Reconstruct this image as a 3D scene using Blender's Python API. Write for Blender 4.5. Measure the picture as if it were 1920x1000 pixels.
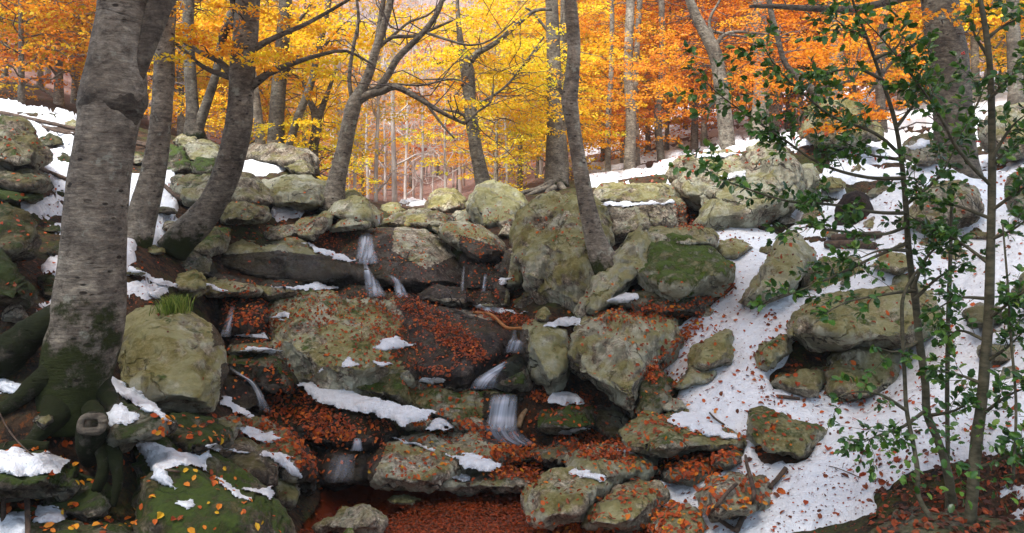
import bpy, bmesh, math, random
import numpy as np
from mathutils import Vector, Matrix
from mathutils.bvhtree import BVHTree

for o in list(bpy.data.objects):
    bpy.data.objects.remove(o)
SC = bpy.context.scene
COL = SC.collection
R = math.radians
random.seed(7)
RNG = np.random.default_rng(11)

# ------------------------------------------------------------------ camera, sky, sun, exposure
F = 1400.0          # focal length in pixels of the 1920 px wide photograph
HY = 400.0          # pixel row of the horizon
HC = 2.6            # camera height over the pool
cam_d = bpy.data.cameras.new('camera')
cam = bpy.data.objects.new('camera', cam_d)
COL.objects.link(cam)
cam.location = (0, 0, HC)
cam.rotation_euler = (R(90), 0, 0)
cam_d.sensor_width = 36.0
cam_d.lens = 36.0 * F / 1920.0
cam_d.shift_y = -(500.0 - HY) / 1920.0
cam_d.clip_start = 0.05
cam_d.clip_end = 2000.0
SC.camera = cam

SUN_EL, SUN_AZ = R(62), R(214)      # azimuth: clockwise from +Y, so the veiled sun stands behind the camera
world = bpy.data.worlds.new('World')
SC.world = world
world.use_nodes = True
wt = world.node_tree
wt.nodes.clear()
w_out = wt.nodes.new('ShaderNodeOutputWorld')
w_bg = wt.nodes.new('ShaderNodeBackground')
w_sky = wt.nodes.new('ShaderNodeTexSky')
w_sky.sky_type = 'NISHITA'
w_sky.sun_disc = False
w_sky.sun_elevation = SUN_EL
w_sky.sun_rotation = SUN_AZ
w_sky.air_density = 1.0
w_sky.dust_density = 4.0
w_sky.ozone_density = 1.0
w_mix = wt.nodes.new('ShaderNodeMixRGB')          # an even white cloud deck veiling the blue
w_mix.inputs['Fac'].default_value = 0.80
w_mix.inputs['Color2'].default_value = (7.1, 9.3, 12.6, 1)
wt.links.new(w_sky.outputs['Color'], w_mix.inputs['Color1'])
wt.links.new(w_mix.outputs['Color'], w_bg.inputs['Color'])
w_bg.inputs['Strength'].default_value = 0.068
wt.links.new(w_bg.outputs['Background'], w_out.inputs['Surface'])

sun_d = bpy.data.lights.new('sun', 'SUN')
sun_d.energy = 4.4
sun_d.angle = R(16)
sun_d.color = (1.0, 0.985, 0.97)
sun = bpy.data.objects.new('sun', sun_d)
COL.objects.link(sun)
sd = Vector((math.sin(SUN_AZ) * math.cos(SUN_EL), math.cos(SUN_AZ) * math.cos(SUN_EL), math.sin(SUN_EL)))
sun.rotation_euler = sd.to_track_quat('Z', 'Y').to_euler()
sun.location = (0, 0, 40)

SC.view_settings.view_transform = 'Standard'
SC.view_settings.look = 'None'
SC.view_settings.exposure = 1.14
SC.view_settings.gamma = 1.0
SC.view_settings.use_curve_mapping = False
SC.cycles.use_denoising = True
SC.cycles.max_bounces = 8
SC.cycles.diffuse_bounces = 2
SC.cycles.transparent_max_bounces = 24

# ------------------------------------------------------------------ helpers
def at(px, py, d):
    """world point that lies d metres ahead of the camera and shows at photograph pixel (px, py)"""
    return np.array([(px - 960.0) / F * d, d, HC - (py - HY) / F * d])

def proj(P):
    P = np.asarray(P)
    y = np.maximum(P[..., 1], 0.05)
    return 960.0 + F * P[..., 0] / y, HY - F * (P[..., 2] - HC) / y

def _hash(ix, iy, iz, seed):
    h = (ix.astype(np.uint32) * np.uint32(374761393)) ^ (iy.astype(np.uint32) * np.uint32(668265263)) ^ (iz.astype(np.uint32) * np.uint32(2147483647)) ^ np.uint32((seed * 974634777) & 0xffffffff)
    h = (h ^ (h >> np.uint32(13))) * np.uint32(1274126177)
    h = (h ^ (h >> np.uint32(15))) * np.uint32(2246822519)
    h = h ^ (h >> np.uint32(16))
    return h.astype(np.float64) / 4294967295.0

def vnoise(P, seed=0):
    P = np.asarray(P, dtype=np.float64)
    I = np.floor(P).astype(np.int64)
    f = P - I
    f = f * f * f * (f * (f * 6 - 15) + 10)
    x, y, z = I[..., 0], I[..., 1], I[..., 2]
    fx, fy, fz = f[..., 0], f[..., 1], f[..., 2]
    def c(dx, dy, dz):
        return _hash(x + dx, y + dy, z + dz, seed)
    a = c(0, 0, 0) * (1 - fx) + c(1, 0, 0) * fx
    b = c(0, 1, 0) * (1 - fx) + c(1, 1, 0) * fx
    a2 = c(0, 0, 1) * (1 - fx) + c(1, 0, 1) * fx
    b2 = c(0, 1, 1) * (1 - fx) + c(1, 1, 1) * fx
    a = a * (1 - fy) + b * fy
    a2 = a2 * (1 - fy) + b2 * fy
    return (a * (1 - fz) + a2 * fz) * 2 - 1

def fbm(P, octaves=4, seed=0, gain=0.5):
    P = np.asarray(P, dtype=np.float64)
    v = np.zeros(P.shape[:-1]); a = 1.0; s = 0.0
    for k in range(octaves):
        v += a * vnoise(P * (2.03 ** k) + 17.3 * k, seed + k)
        s += a; a *= gain
    return v / s

def in_poly(x, y, poly):
    x = np.asarray(x); y = np.asarray(y)
    ins = np.zeros(x.shape, bool)
    n = len(poly)
    j = n - 1
    for i in range(n):
        xi, yi = poly[i]; xj, yj = poly[j]
        if yi != yj:
            c = ((yi > y) != (yj > y)) & (x < (xj - xi) * (y - yi) / (yj - yi) + xi)
            ins ^= c
        j = i
    return ins

def poly_dist(x, y, poly):
    d = np.full(np.shape(x), 1e9)
    n = len(poly)
    for i in range(n):
        ax, ay = poly[i]; bx, by = poly[(i + 1) % n]
        dx, dy = bx - ax, by - ay
        t = np.clip(((x - ax) * dx + (y - ay) * dy) / (dx * dx + dy * dy + 1e-9), 0, 1)
        d = np.minimum(d, np.hypot(x - ax - t * dx, y - ay - t * dy))
    return d

class MB:
    """collects vertices, triangles / quads and one random value per vertex into a single mesh"""
    def __init__(self):
        self.v = []; self.f3 = []; self.f4 = []; self.r = []; self.n = 0; self.uv = None
    def add(self, v, f3=None, f4=None, r=None):
        v = np.asarray(v, dtype=np.float64).reshape(-1, 3)
        if f3 is not None and len(f3): self.f3.append(np.asarray(f3).reshape(-1, 3) + self.n)
        if f4 is not None and len(f4): self.f4.append(np.asarray(f4).reshape(-1, 4) + self.n)
        self.v.append(v)
        self.r.append(np.zeros(len(v)) if r is None else np.broadcast_to(np.asarray(r, dtype=np.float64), (len(v),)))
        self.n += len(v)
    def mesh(self, name, origin=(0, 0, 0), smooth=True, attrs=None):
        v = np.concatenate(self.v) - np.asarray(origin)
        me = bpy.data.meshes.new(name)
        f3 = np.concatenate(self.f3) if self.f3 else np.zeros((0, 3), int)
        f4 = np.concatenate(self.f4) if self.f4 else np.zeros((0, 4), int)
        me.vertices.add(len(v))
        me.vertices.foreach_set('co', v.astype(np.float32).ravel())
        nl = f3.size + f4.size
        me.loops.add(nl)
        me.loops.foreach_set('vertex_index', np.concatenate([f3.ravel(), f4.ravel()]).astype(np.int32))
        me.polygons.add(len(f3) + len(f4))
        st = np.concatenate([np.arange(len(f3)) * 3, f3.size + np.arange(len(f4)) * 4]).astype(np.int32)
        me.polygons.foreach_set('loop_start', st)
        me.polygons.foreach_set('use_smooth', np.full(len(st), smooth))
        me.update(calc_edges=True)
        me.validate()
        a = me.attributes.new('rnd', 'FLOAT', 'POINT')
        a.data.foreach_set('value', np.concatenate(self.r).astype(np.float32))
        if attrs:
            for k, val in attrs.items():
                a = me.attributes.new(k, 'FLOAT', 'POINT')
                a.data.foreach_set('value', np.asarray(val, dtype=np.float32))
        if self.uv is not None:
            uvl = me.uv_layers.new(name='UVMap')
            idx = np.concatenate([f3.ravel(), f4.ravel()])
            uvl.data.foreach_set('uv', self.uv[idx].astype(np.float32).ravel())
        return me

def link(name, me, mat=None, parent=None, loc=None):
    o = bpy.data.objects.new(name, me)
    COL.objects.link(o)
    if mat is not None and me is not None and not me.materials:
        me.materials.append(mat)
    if parent is not None: o.parent = parent
    if loc is not None: o.location = loc
    return o

def tag(o, label=None, cat=None, group=None, kind=None, **props):
    if label: o['label'] = label
    if cat: o['category'] = cat
    if group: o['group'] = group
    if kind: o['kind'] = kind
    for k, v in props.items(): o[k] = float(v)
    return o

def empty(name, loc):
    o = bpy.data.objects.new(name, None)
    o.empty_display_size = 0.2
    COL.objects.link(o)
    o.location = tuple(float(c) for c in loc)
    return o

def part(name, mb, mat, parent, smooth=True, **props):
    o = link(name, mb.mesh(name, np.array(parent.location), smooth), mat, parent)
    for k, v in props.items(): o[k] = float(v)
    return o

def spline(pts, step):
    """Catmull-Rom through rows of numbers (xyz + radius ...), resampled about every step metres"""
    P = np.asarray(pts, dtype=np.float64)
    P = np.vstack([2 * P[0] - P[1], P, 2 * P[-1] - P[-2]])
    out = []
    for i in range(1, len(P) - 2):
        n = max(1, int(np.linalg.norm(P[i + 1, :3] - P[i, :3]) / step))
        t = (np.arange(n) / n)[:, None]
        a, b, c, d = P[i - 1], P[i], P[i + 1], P[i + 2]
        out.append(0.5 * (2 * b + (c - a) * t + (2 * a - 5 * b + 4 * c - d) * t ** 2 + (3 * b - a - 3 * c + d) * t ** 3))
    out.append(P[-2:-1])
    out = np.vstack(out)
    out[:, 3] = np.maximum(out[:, 3], 0.0015)
    return out

def tube(mb, path, seg=8, bump=0.0, bscale=3.0, seed=0, r=0.0, cap=True):
    """tube along rows (x, y, z, radius) with noise relief"""
    C = path[:, :3]; rad = path[:, 3]; n = len(C)
    T = np.gradient(C, axis=0)
    T /= np.linalg.norm(T, axis=1)[:, None] + 1e-9
    u = np.array([1.0, 0, 0]) if abs(T[0, 0]) < 0.9 else np.array([0, 1.0, 0])
    U = np.zeros_like(C)
    for i in range(n):
        u = u - T[i] * np.dot(u, T[i]); u /= np.linalg.norm(u) + 1e-9
        U[i] = u
    W = np.cross(T, U)
    ang = np.arange(seg) / seg * 2 * math.pi
    D = U[:, None, :] * np.cos(ang)[None, :, None] + W[:, None, :] * np.sin(ang)[None, :, None]
    rr = np.repeat(rad[:, None], seg, 1)
    if bump:
        Q = C[:, None, :] + D * rr[..., None]
        rr = rr * (1 + bump * fbm(Q * bscale, 3, seed)) 
    V = C[:, None, :] + D * rr[..., None]
    i = np.arange(n - 1)[:, None]; j = np.arange(seg)[None, :]; k = (j + 1) % seg
    f4 = np.stack([i * seg + j, i * seg + k, (i + 1) * seg + k, (i + 1) * seg + j], -1).reshape(-1, 4)
    V = V.reshape(-1, 3)
    if cap:
        V = np.vstack([V, C[0:1], C[-1:]])
        m = n * seg
        jj = np.arange(seg); kk = (jj + 1) % seg
        f3 = np.vstack([np.stack([kk, jj, np.full(seg, m)], -1), np.stack([(n - 1) * seg + jj, (n - 1) * seg + kk, np.full(seg, m + 1)], -1)])
    else:
        f3 = None
    mb.add(V, f3, f4, r)

def ptube(mb, pts, d, step=0.08, seg=8, **kw):
    """tube through photograph pixels (px, py, radius px[, depth offset]) at depth d"""
    rows = []
    for p in pts:
        dd = d + (p[3] if len(p) > 3 else 0)
        rows.append(list(at(p[0], p[1], dd)) + [p[2] * dd / F])
    path = spline(rows, step)
    tube(mb, path, seg, **kw)
    return path

# ------------------------------------------------------------------ materials
def nodes_of(name):
    m = bpy.data.materials.new(name)
    m.use_nodes = True
    nt = m.node_tree
    nt.nodes.clear()
    return m, nt

class N:
    """tiny node-graph writer"""
    def __init__(self, nt): self.nt = nt
    def new(self, t, **kw):
        n = self.nt.nodes.new(t)
        for k, v in kw.items(): setattr(n, k, v)
        return n
    def put(self, sock, v):
        if isinstance(v, bpy.types.NodeSocket): self.nt.links.new(v, sock)
        elif isinstance(v, (tuple, list)) and len(v) == 3 and sock.type == 'RGBA': sock.default_value = (*v, 1)
        else: sock.default_value = v
    def math(self, op, a, b=0.0, clamp=False):
        n = self.new('ShaderNodeMath', operation=op, use_clamp=clamp)
        self.put(n.inputs[0], a); self.put(n.inputs[1], b)
        return n.outputs[0]
    def mix(self, f, a, b, mode='MIX'):
        n = self.new('ShaderNodeMixRGB', blend_type=mode)
        self.put(n.inputs[0], f); self.put(n.inputs[1], a); self.put(n.inputs[2], b)
        return n.outputs[0]
    def noise(self, co, scale, detail=4, rough=0.55, dist=0.0):
        n = self.new('ShaderNodeTexNoise')
        self.put(n.inputs['Vector'], co)
        n.inputs['Scale'].default_value = scale; n.inputs['Detail'].default_value = detail
        n.inputs['Roughness'].default_value = rough; n.inputs['Distortion'].default_value = dist
        return n.outputs['Fac']
    def voro(self, co, scale, feature='F1', rnd=1.0):
        n = self.new('ShaderNodeTexVoronoi', feature=feature)
        self.put(n.inputs['Vector'], co); n.inputs['Scale'].default_value = scale
        n.inputs['Randomness'].default_value = rnd
        return n.outputs['Distance']
    def step(self, v, lo, hi):
        n = self.new('ShaderNodeMapRange', interpolation_type='SMOOTHSTEP')
        self.put(n.inputs['Value'], v); self.put(n.inputs['From Min'], lo); self.put(n.inputs['From Max'], hi)
        return n.outputs['Result']
    def ramp(self, v, stops):
        n = self.new('ShaderNodeValToRGB')
        e = n.color_ramp.elements
        while len(e) < len(stops): e.new(0.5)
        for k, (p, c) in enumerate(stops):
            e[k].position = p; e[k].color = (*c, 1)
        self.put(n.inputs['Fac'], v)
        return n.outputs['Color']
    def attr(self, name, kind='GEOMETRY', out='Fac'):
        n = self.new('ShaderNodeAttribute', attribute_type=kind, attribute_name=name)
        return n.outputs[out]
    def bump(self, h, strength, dist, normal=None):
        n = self.new('ShaderNodeBump')
        n.inputs['Strength'].default_value = strength; n.inputs['Distance'].default_value = dist
        self.put(n.inputs['Height'], h)
        if normal is not None: self.put(n.inputs['Normal'], normal)
        return n.outputs['Normal']
    def coords(self, scale=None, spread=40.0):
        tc = self.new('ShaderNodeTexCoord').outputs['Object']
        rnd = self.new('ShaderNodeObjectInfo').outputs['Random']
        off = self.new('ShaderNodeCombineXYZ')
        k = self.math('MULTIPLY', rnd, spread)
        for s in off.inputs: self.put(s, k)
        m = self.new('ShaderNodeVectorMath', operation='ADD')
        self.put(m.inputs[0], tc); self.put(m.inputs[1], off.outputs[0])
        if scale is None: return m.outputs[0]
        q = self.new('ShaderNodeVectorMath', operation='MULTIPLY')
        self.put(q.inputs[0], m.outputs[0]); q.inputs[1].default_value = scale
        return q.outputs[0]
    def up(self):
        g = self.new('ShaderNodeNewGeometry')
        s = self.new('ShaderNodeSeparateXYZ')
        self.put(s.inputs[0], g.outputs['Normal'])
        return s.outputs['Z']
    def surface(self, color, rough=0.85, normal=None, spec=0.3, **kw):
        b = self.new('ShaderNodeBsdfPrincipled')
        self.put(b.inputs['Base Color'], color); self.put(b.inputs['Roughness'], rough)
        b.inputs['Specular IOR Level'].default_value = spec
        if normal is not None: self.put(b.inputs['Normal'], normal)
        for k, v in kw.items(): self.put(b.inputs[k], v)
        return b.outputs[0]
    def out(self, s, vol=None):
        o = self.new('ShaderNodeOutputMaterial')
        if s is not None: self.nt.links.new(s, o.inputs['Surface'])
        if vol is not None: self.nt.links.new(vol, o.inputs['Volume'])

def mat_rock():
    m, nt = nodes_of('granite'); g = N(nt)
    co = g.coords()
    tone = g.attr('tone', 'OBJECT'); moss = g.attr('moss', 'OBJECT'); lich = g.attr('lich', 'OBJECT'); green = g.attr('green', 'OBJECT'); warm = g.attr('warm', 'OBJECT')
    wet = g.attr('wet')
    up = g.up()
    n1 = g.noise(co, 1.3, 8, 0.62, 0.4)
    n2 = g.noise(co, 5.5, 8, 0.65, 0.2)
    base = g.ramp(g.math('ADD', g.math('MULTIPLY', n1, 0.6), g.math('MULTIPLY', n2, 0.4)),
                  [(0.30, (0.085, 0.066, 0.048)), (0.43, (0.190, 0.152, 0.108)), (0.53, (0.350, 0.300, 0.225)), (0.66, (0.560, 0.515, 0.420))])
    base = g.mix(g.math('MULTIPLY', g.step(g.noise(co, 2.1, 5), 0.45, 0.70), warm), base, (0.17, 0.088, 0.046))
    mo = g.noise(co, 11, 10, 0.80, 0.2)
    base = g.mix(0.95, base, g.ramp(mo, [(0.36, (0.25, 0.23, 0.20)), (0.46, (0.80, 0.78, 0.75)), (0.54, (1.10, 1.10, 1.08)), (0.64, (1.75, 1.75, 1.7))]), 'MULTIPLY')
    sp = g.noise(co, 32, 5, 0.75)
    base = g.mix(0.9, base, g.ramp(sp, [(0.38, (0.32, 0.31, 0.30)), (0.47, (0.88, 0.88, 0.88)), (0.54, (1.1, 1.1, 1.1)), (0.63, (1.9, 1.9, 1.85))]), 'MULTIPLY')
    # grey-green crusts of lichen
    ln = g.noise(co, 3.3, 9, 0.68, 0.6)
    lm = g.step(g.math('ADD', ln, g.math('MULTIPLY', lich, 0.30)), 0.62, 0.70)
    base = g.mix(g.math('MULTIPLY', lm, 0.75), base, g.mix(g.noise(co, 14, 4), (0.29, 0.285, 0.165), (0.54, 0.54, 0.42)))
    vs = g.voro(co, 7.0)
    spot = g.math('MULTIPLY', g.step(g.math('SUBTRACT', g.math('ADD', 0.13, g.math('MULTIPLY', g.noise(co, 20, 3), 0.12)), vs), 0.0, 0.05), g.step(g.noise(co, 1.1, 2), 0.48, 0.62))
    base = g.mix(g.math('MULTIPLY', spot, lich), base, (0.52, 0.525, 0.44))
    vf = g.voro(co, 21.0)
    fleck = g.math('MULTIPLY', g.step(g.math('SUBTRACT', g.math('ADD', 0.10, g.math('MULTIPLY', sp, 0.28)), vf), 0.0, 0.06), g.step(g.noise(co, 2.6, 4), 0.46, 0.60))
    base = g.mix(g.math('MULTIPLY', fleck, g.math('MULTIPLY', lich, 1.1, True)), base, (0.46, 0.465, 0.37))
    pit = g.step(g.math('SUBTRACT', 0.30, g.voro(co, 13.0)), 0.0, 0.16)
    base = g.mix(g.math('MULTIPLY', g.math('MULTIPLY', pit, g.step(n2, 0.50, 0.62)), 0.6), base, (0.040, 0.034, 0.026))
    # dark water stains running down the faces
    st = g.new('ShaderNodeVectorMath', operation='MULTIPLY'); g.put(st.inputs[0], co); st.inputs[1].default_value = (2.6, 2.6, 0.5)
    stain = g.math('MULTIPLY', g.step(g.noise(st.outputs[0], 1.6, 5, 0.6), 0.50, 0.60), 0.72)
    base = g.mix(stain, base, g.mix(1.0, base, (0.36, 0.33, 0.29), 'MULTIPLY'))
    # hairline cracks
    cd = g.new('ShaderNodeVectorMath', operation='ADD'); g.put(cd.inputs[0], co)
    nc = g.new('ShaderNodeTexNoise'); g.put(nc.inputs['Vector'], co); nc.inputs['Scale'].default_value = 2.2; nc.inputs['Detail'].default_value = 5
    cs = g.new('ShaderNodeVectorMath', operation='SCALE'); g.put(cs.inputs[0], nc.outputs['Color']); cs.inputs['Scale'].default_value = 0.75
    g.put(cd.inputs[1], cs.outputs[0])
    ve = g.voro(cd.outputs[0], 1.5, 'DISTANCE_TO_EDGE')
    crack = g.math('MULTIPLY', g.math('SUBTRACT', 1.0, g.step(ve, 0.003, 0.022)), g.step(g.noise(co, 1.7, 3), 0.46, 0.58))
    base = g.mix(g.math('MULTIPLY', crack, 0.85), base, (0.022, 0.018, 0.014))
    # olive film, thicker on the upper side
    mn = g.noise(co, 2.4, 7, 0.66)
    mm = g.step(g.math('ADD', g.math('ADD', mn, g.math('MULTIPLY', up, 0.16)), g.math('MULTIPLY', moss, 0.36)), 0.68, 0.86)
    base = g.mix(g.math('MULTIPLY', mm, 0.66), base, g.mix(n2, (0.105, 0.090, 0.018), (0.330, 0.300, 0.070)))
    # cushions of green moss
    gn = g.noise(co, 5.5, 9, 0.74)
    gm = g.step(g.math('ADD', g.math('ADD', gn, g.math('MULTIPLY', up, 0.12)), g.math('MULTIPLY', green, 0.40)), 0.74, 0.86)
    gcol = g.mix(g.noise(co, 38, 4, 0.7), (0.014, 0.029, 0.004), (0.120, 0.175, 0.016))
    base = g.mix(gm, base, gcol)
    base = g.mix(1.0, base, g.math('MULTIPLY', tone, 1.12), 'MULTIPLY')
    wetc = g.mix(1.0, base, (0.22, 0.185, 0.185), 'MULTIPLY')
    wn = g.step(g.math('ADD', wet, g.math('MULTIPLY', g.math('SUBTRACT', n2, 0.5), 0.9)), 0.35, 0.62)
    col = g.mix(wn, base, wetc)
    rough = g.math('SUBTRACT', 0.92, g.math('MULTIPLY', wn, 0.70))
    h = g.math('ADD', g.math('ADD', g.math('MULTIPLY', n2, 1.0), g.math('MULTIPLY', mo, 0.8)), g.math('SUBTRACT', g.math('MULTIPLY', gm, 0.5), g.math('MULTIPLY', crack, 0.8)))
    nor = g.bump(h, 1.0, 0.06)
    g.out(g.surface(col, rough, nor, 0.35))
    return m

def mat_ground():
    m, nt = nodes_of('forest_soil'); g = N(nt)
    co = g.new('ShaderNodeTexCoord').outputs['Object']
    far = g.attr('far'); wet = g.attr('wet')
    n1 = g.noise(co, 0.9, 6, 0.6); n2 = g.noise(co, 7, 8, 0.7); n3 = g.noise(co, 30, 4, 0.7)
    near = g.mix(g.step(n2, 0.40, 0.62), (0.016, 0.012, 0.008), (0.075, 0.042, 0.022))
    near = g.mix(g.step(n3, 0.52, 0.66), near, (0.155, 0.050, 0.014))
    mosm = g.math('MULTIPLY', g.step(n1, 0.46, 0.60), g.step(n2, 0.38, 0.6))
    near = g.mix(mosm, near, g.mix(n3, (0.016, 0.026, 0.005), (0.075, 0.090, 0.016)))
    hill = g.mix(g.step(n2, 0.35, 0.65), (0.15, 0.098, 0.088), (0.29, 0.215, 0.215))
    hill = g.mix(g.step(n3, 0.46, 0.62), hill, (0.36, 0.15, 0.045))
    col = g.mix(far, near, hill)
    col = g.mix(wet, col, g.mix(n2, (0.36, 0.12, 0.045), (0.52, 0.20, 0.08)))
    nor = g.bump(g.math('ADD', n2, g.math('MULTIPLY', n3, 0.5)), 1.0, 0.08)
    g.out(g.surface(col, 0.9, nor, 0.2))
    return m

def mat_snow():
    m, nt = nodes_of('old_snow'); g = N(nt)
    co = g.new('ShaderNodeTexCoord').outputs['Object']
    n = g.noise(co, 9, 5, 0.6); n2 = g.noise(co, 60, 4, 0.7)
    col = g.mix(g.step(n, 0.35, 0.7), (0.76, 0.785, 0.82), (0.88, 0.895, 0.915))
    grit = g.math('MULTIPLY', g.step(n2, 0.60, 0.70), g.step(g.noise(co, 3.1, 5, 0.7), 0.42, 0.62))
    col = g.mix(grit, col, (0.36, 0.26, 0.19))
    nor = g.bump(g.math('ADD', g.math('ADD', n, g.math('MULTIPLY', n2, 0.3)), g.math('MULTIPLY', g.noise(co, 3.2, 4, 0.6), 1.6)), 0.9, 0.07)
    b = g.surface(col, 0.6, nor, 0.3)
    b.node.inputs['Subsurface Weight'].default_value = 0.0
    g.out(b)
    return m

def mat_bark():
    m, nt = nodes_of('beech_bark'); g = N(nt)
    co = g.coords(); tone = g.attr('tone', 'OBJECT'); mossy = g.attr('moss', 'OBJECT'); low = g.attr('rnd')
    def sc(v, s):
        n = g.new('ShaderNodeVectorMath', operation='MULTIPLY'); g.put(n.inputs[0], v); n.inputs[1].default_value = s
        return n.outputs[0]
    band = g.noise(sc(co, (2.2, 2.2, 13)), 1.6, 8, 0.68, 0.5)
    fine = g.noise(sc(co, (1, 1, 3.5)), 22, 6, 0.7)
    blot = g.noise(co, 3.0, 6, 0.62)
    col = g.ramp(g.math('ADD', g.math('MULTIPLY', band, 0.35), g.math('MULTIPLY', blot, 0.65)), [(0.34, (0.072, 0.058, 0.044)), (0.46, (0.150, 0.126, 0.098)), (0.56, (0.225, 0.195, 0.152)), (0.70, (0.345, 0.318, 0.262))])
    col = g.mix(0.55, col, g.ramp(fine, [(0.3, (0.45, 0.44, 0.43)), (0.55, (1.05, 1.05, 1.05)), (0.75, (1.4, 1.4, 1.35))]), 'MULTIPLY')
    mott = g.noise(sc(co, (1, 1, 1.6)), 13, 8, 0.78, 0.3)
    col = g.mix(0.9, col, g.ramp(mott, [(0.38, (0.38, 0.36, 0.34)), (0.47, (0.88, 0.87, 0.85)), (0.54, (1.12, 1.12, 1.10)), (0.63, (1.75, 1.75, 1.62))]), 'MULTIPLY')
    ringl = g.math('MULTIPLY', g.step(g.noise(sc(co, (1.2, 1.2, 34)), 1.5, 4, 0.6, 0.8), 0.58, 0.66), 0.55)
    col = g.mix(ringl, col, (0.055, 0.045, 0.036))
    eye = g.math('MULTIPLY', g.step(g.math('SUBTRACT', 0.22, g.voro(sc(co, (1, 1, 2.0)), 9.0)), 0.0, 0.07), g.step(g.noise(co, 2.9, 3), 0.44, 0.56))
    col = g.mix(g.math('MULTIPLY', eye, 0.85), col, (0.022, 0.017, 0.013))
    pale = g.step(g.noise(co, 5.2, 6, 0.65), 0.60, 0.68)
    col = g.mix(g.math('MULTIPLY', pale, 0.55), col, (0.36, 0.37, 0.29))
    mm = g.step(g.math('ADD', g.math('ADD', g.noise(co, 3.4, 9, 0.76), g.math('MULTIPLY', g.math('POWER', low, 1.6), 0.44)), g.math('MULTIPLY', mossy, 0.30)), 0.74, 0.86)
    col = g.mix(mm, col, g.mix(g.noise(co, 40, 4, 0.7), (0.008, 0.011, 0.003), (0.046, 0.056, 0.011)))
    col = g.mix(1.0, col, tone, 'MULTIPLY')
    h = g.math('ADD', g.math('ADD', g.math('MULTIPLY', band, 0.9), g.math('MULTIPLY', fine, 0.6)), g.math('ADD', g.math('MULTIPLY', eye, -0.8), g.math('MULTIPLY', mm, 0.5)))
    g.out(g.surface(col, 0.9, g.bump(h, 0.9, 0.022), 0.2))
    return m

def mat_leaf(name, stops, transl=0.45, rough=0.6, spread=0.5, spec=0.3):
    m, nt = nodes_of(name); g = N(nt)
    rnd = g.attr('rnd'); hue = g.attr('hue', 'OBJECT')
    v = g.math('ADD', hue, g.math('MULTIPLY', g.math('SUBTRACT', rnd, 0.5), spread), True)
    col = g.ramp(v, stops)
    b = g.surface(col, rough, None, spec)
    t = g.new('ShaderNodeBsdfTranslucent'); g.put(t.inputs['Color'], col)
    mx = g.new('ShaderNodeMixShader'); mx.inputs[0].default_value = transl
    nt.links.new(b, mx.inputs[1]); nt.links.new(t.outputs[0], mx.inputs[2])
    g.out(mx.outputs[0])
    return m

def mat_plain(name, c1, c2, scale=12, rough=0.85, bump=0.4, stretch=(1, 1, 1), bd=0.02, spec=0.25):
    m, nt = nodes_of(name); g = N(nt)
    co = g.coords(stretch)
    n = g.noise(co, scale, 7, 0.66)
    g.out(g.surface(g.mix(g.step(n, 0.32, 0.68), c1, c2), rough, g.bump(n, bump, bd), spec))
    return m

def mat_fall():
    m, nt = nodes_of('falling_water'); g = N(nt)
    uv = g.new('ShaderNodeTexCoord').outputs['UV']
    q = g.new('ShaderNodeVectorMath', operation='MULTIPLY'); g.put(q.inputs[0], uv); q.inputs[1].default_value = (2.8, 0.40, 1)
    rnd = g.new('ShaderNodeObjectInfo').outputs['Random']
    q2 = g.new('ShaderNodeVectorMath', operation='ADD'); g.put(q2.inputs[0], q.outputs[0])
    cx = g.new('ShaderNodeCombineXYZ'); g.put(cx.inputs[0], g.math('MULTIPLY', rnd, 37.0)); g.put(cx.inputs[2], g.math('MULTIPLY', rnd, 91.0)); g.put(q2.inputs[1], cx.outputs[0])
    n = g.noise(q2.outputs[0], 1.3, 3, 0.5, 0.25)
    dens = g.attr('dens', 'OBJECT'); edge = g.attr('rnd')
    a = g.math('MULTIPLY', g.math('MULTIPLY', g.math('ADD', 0.20, g.math('MULTIPLY', g.step(n, 0.26, 0.78), 0.8)), dens), edge, True)
    w = g.surface((0.62, 0.66, 0.74), 0.4, None, 0.4)
    t = g.new('ShaderNodeBsdfTransparent')
    mx = g.new('ShaderNodeMixShader'); g.put(mx.inputs[0], a)
    nt.links.new(t.outputs[0], mx.inputs[1]); nt.links.new(w, mx.inputs[2])
    g.out(mx.outputs[0])
    return m

def mat_pool():
    m, nt = nodes_of('pool_water'); g = N(nt)
    co = g.new('ShaderNodeTexCoord').outputs['Object']
    q = g.new('ShaderNodeVectorMath', operation='MULTIPLY'); g.put(q.inputs[0], co); q.inputs[1].default_value = (1, 2.2, 1)
    nor = g.bump(g.noise(q.outputs[0], 2.6, 2, 0.5, 0.6), 0.16, 0.05)
    gl = g.new('ShaderNodeBsdfGlossy'); gl.inputs['Roughness'].default_value = 0.09; gl.inputs['Color'].default_value = (0.95, 0.95, 0.95, 1); g.put(gl.inputs['Normal'], nor)
    tr = g.new('ShaderNodeBsdfTransparent'); tr.inputs['Color'].default_value = (0.86, 0.62, 0.48, 1)
    fr = g.new('ShaderNodeFresnel'); fr.inputs['IOR'].default_value = 1.33; g.put(fr.inputs['Normal'], nor)
    mx = g.new('ShaderNodeMixShader'); g.put(mx.inputs[0], fr.outputs[0])
    nt.links.new(tr.outputs[0], mx.inputs[1]); nt.links.new(gl.outputs[0], mx.inputs[2])
    g.out(mx.outputs[0])
    return m

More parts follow.
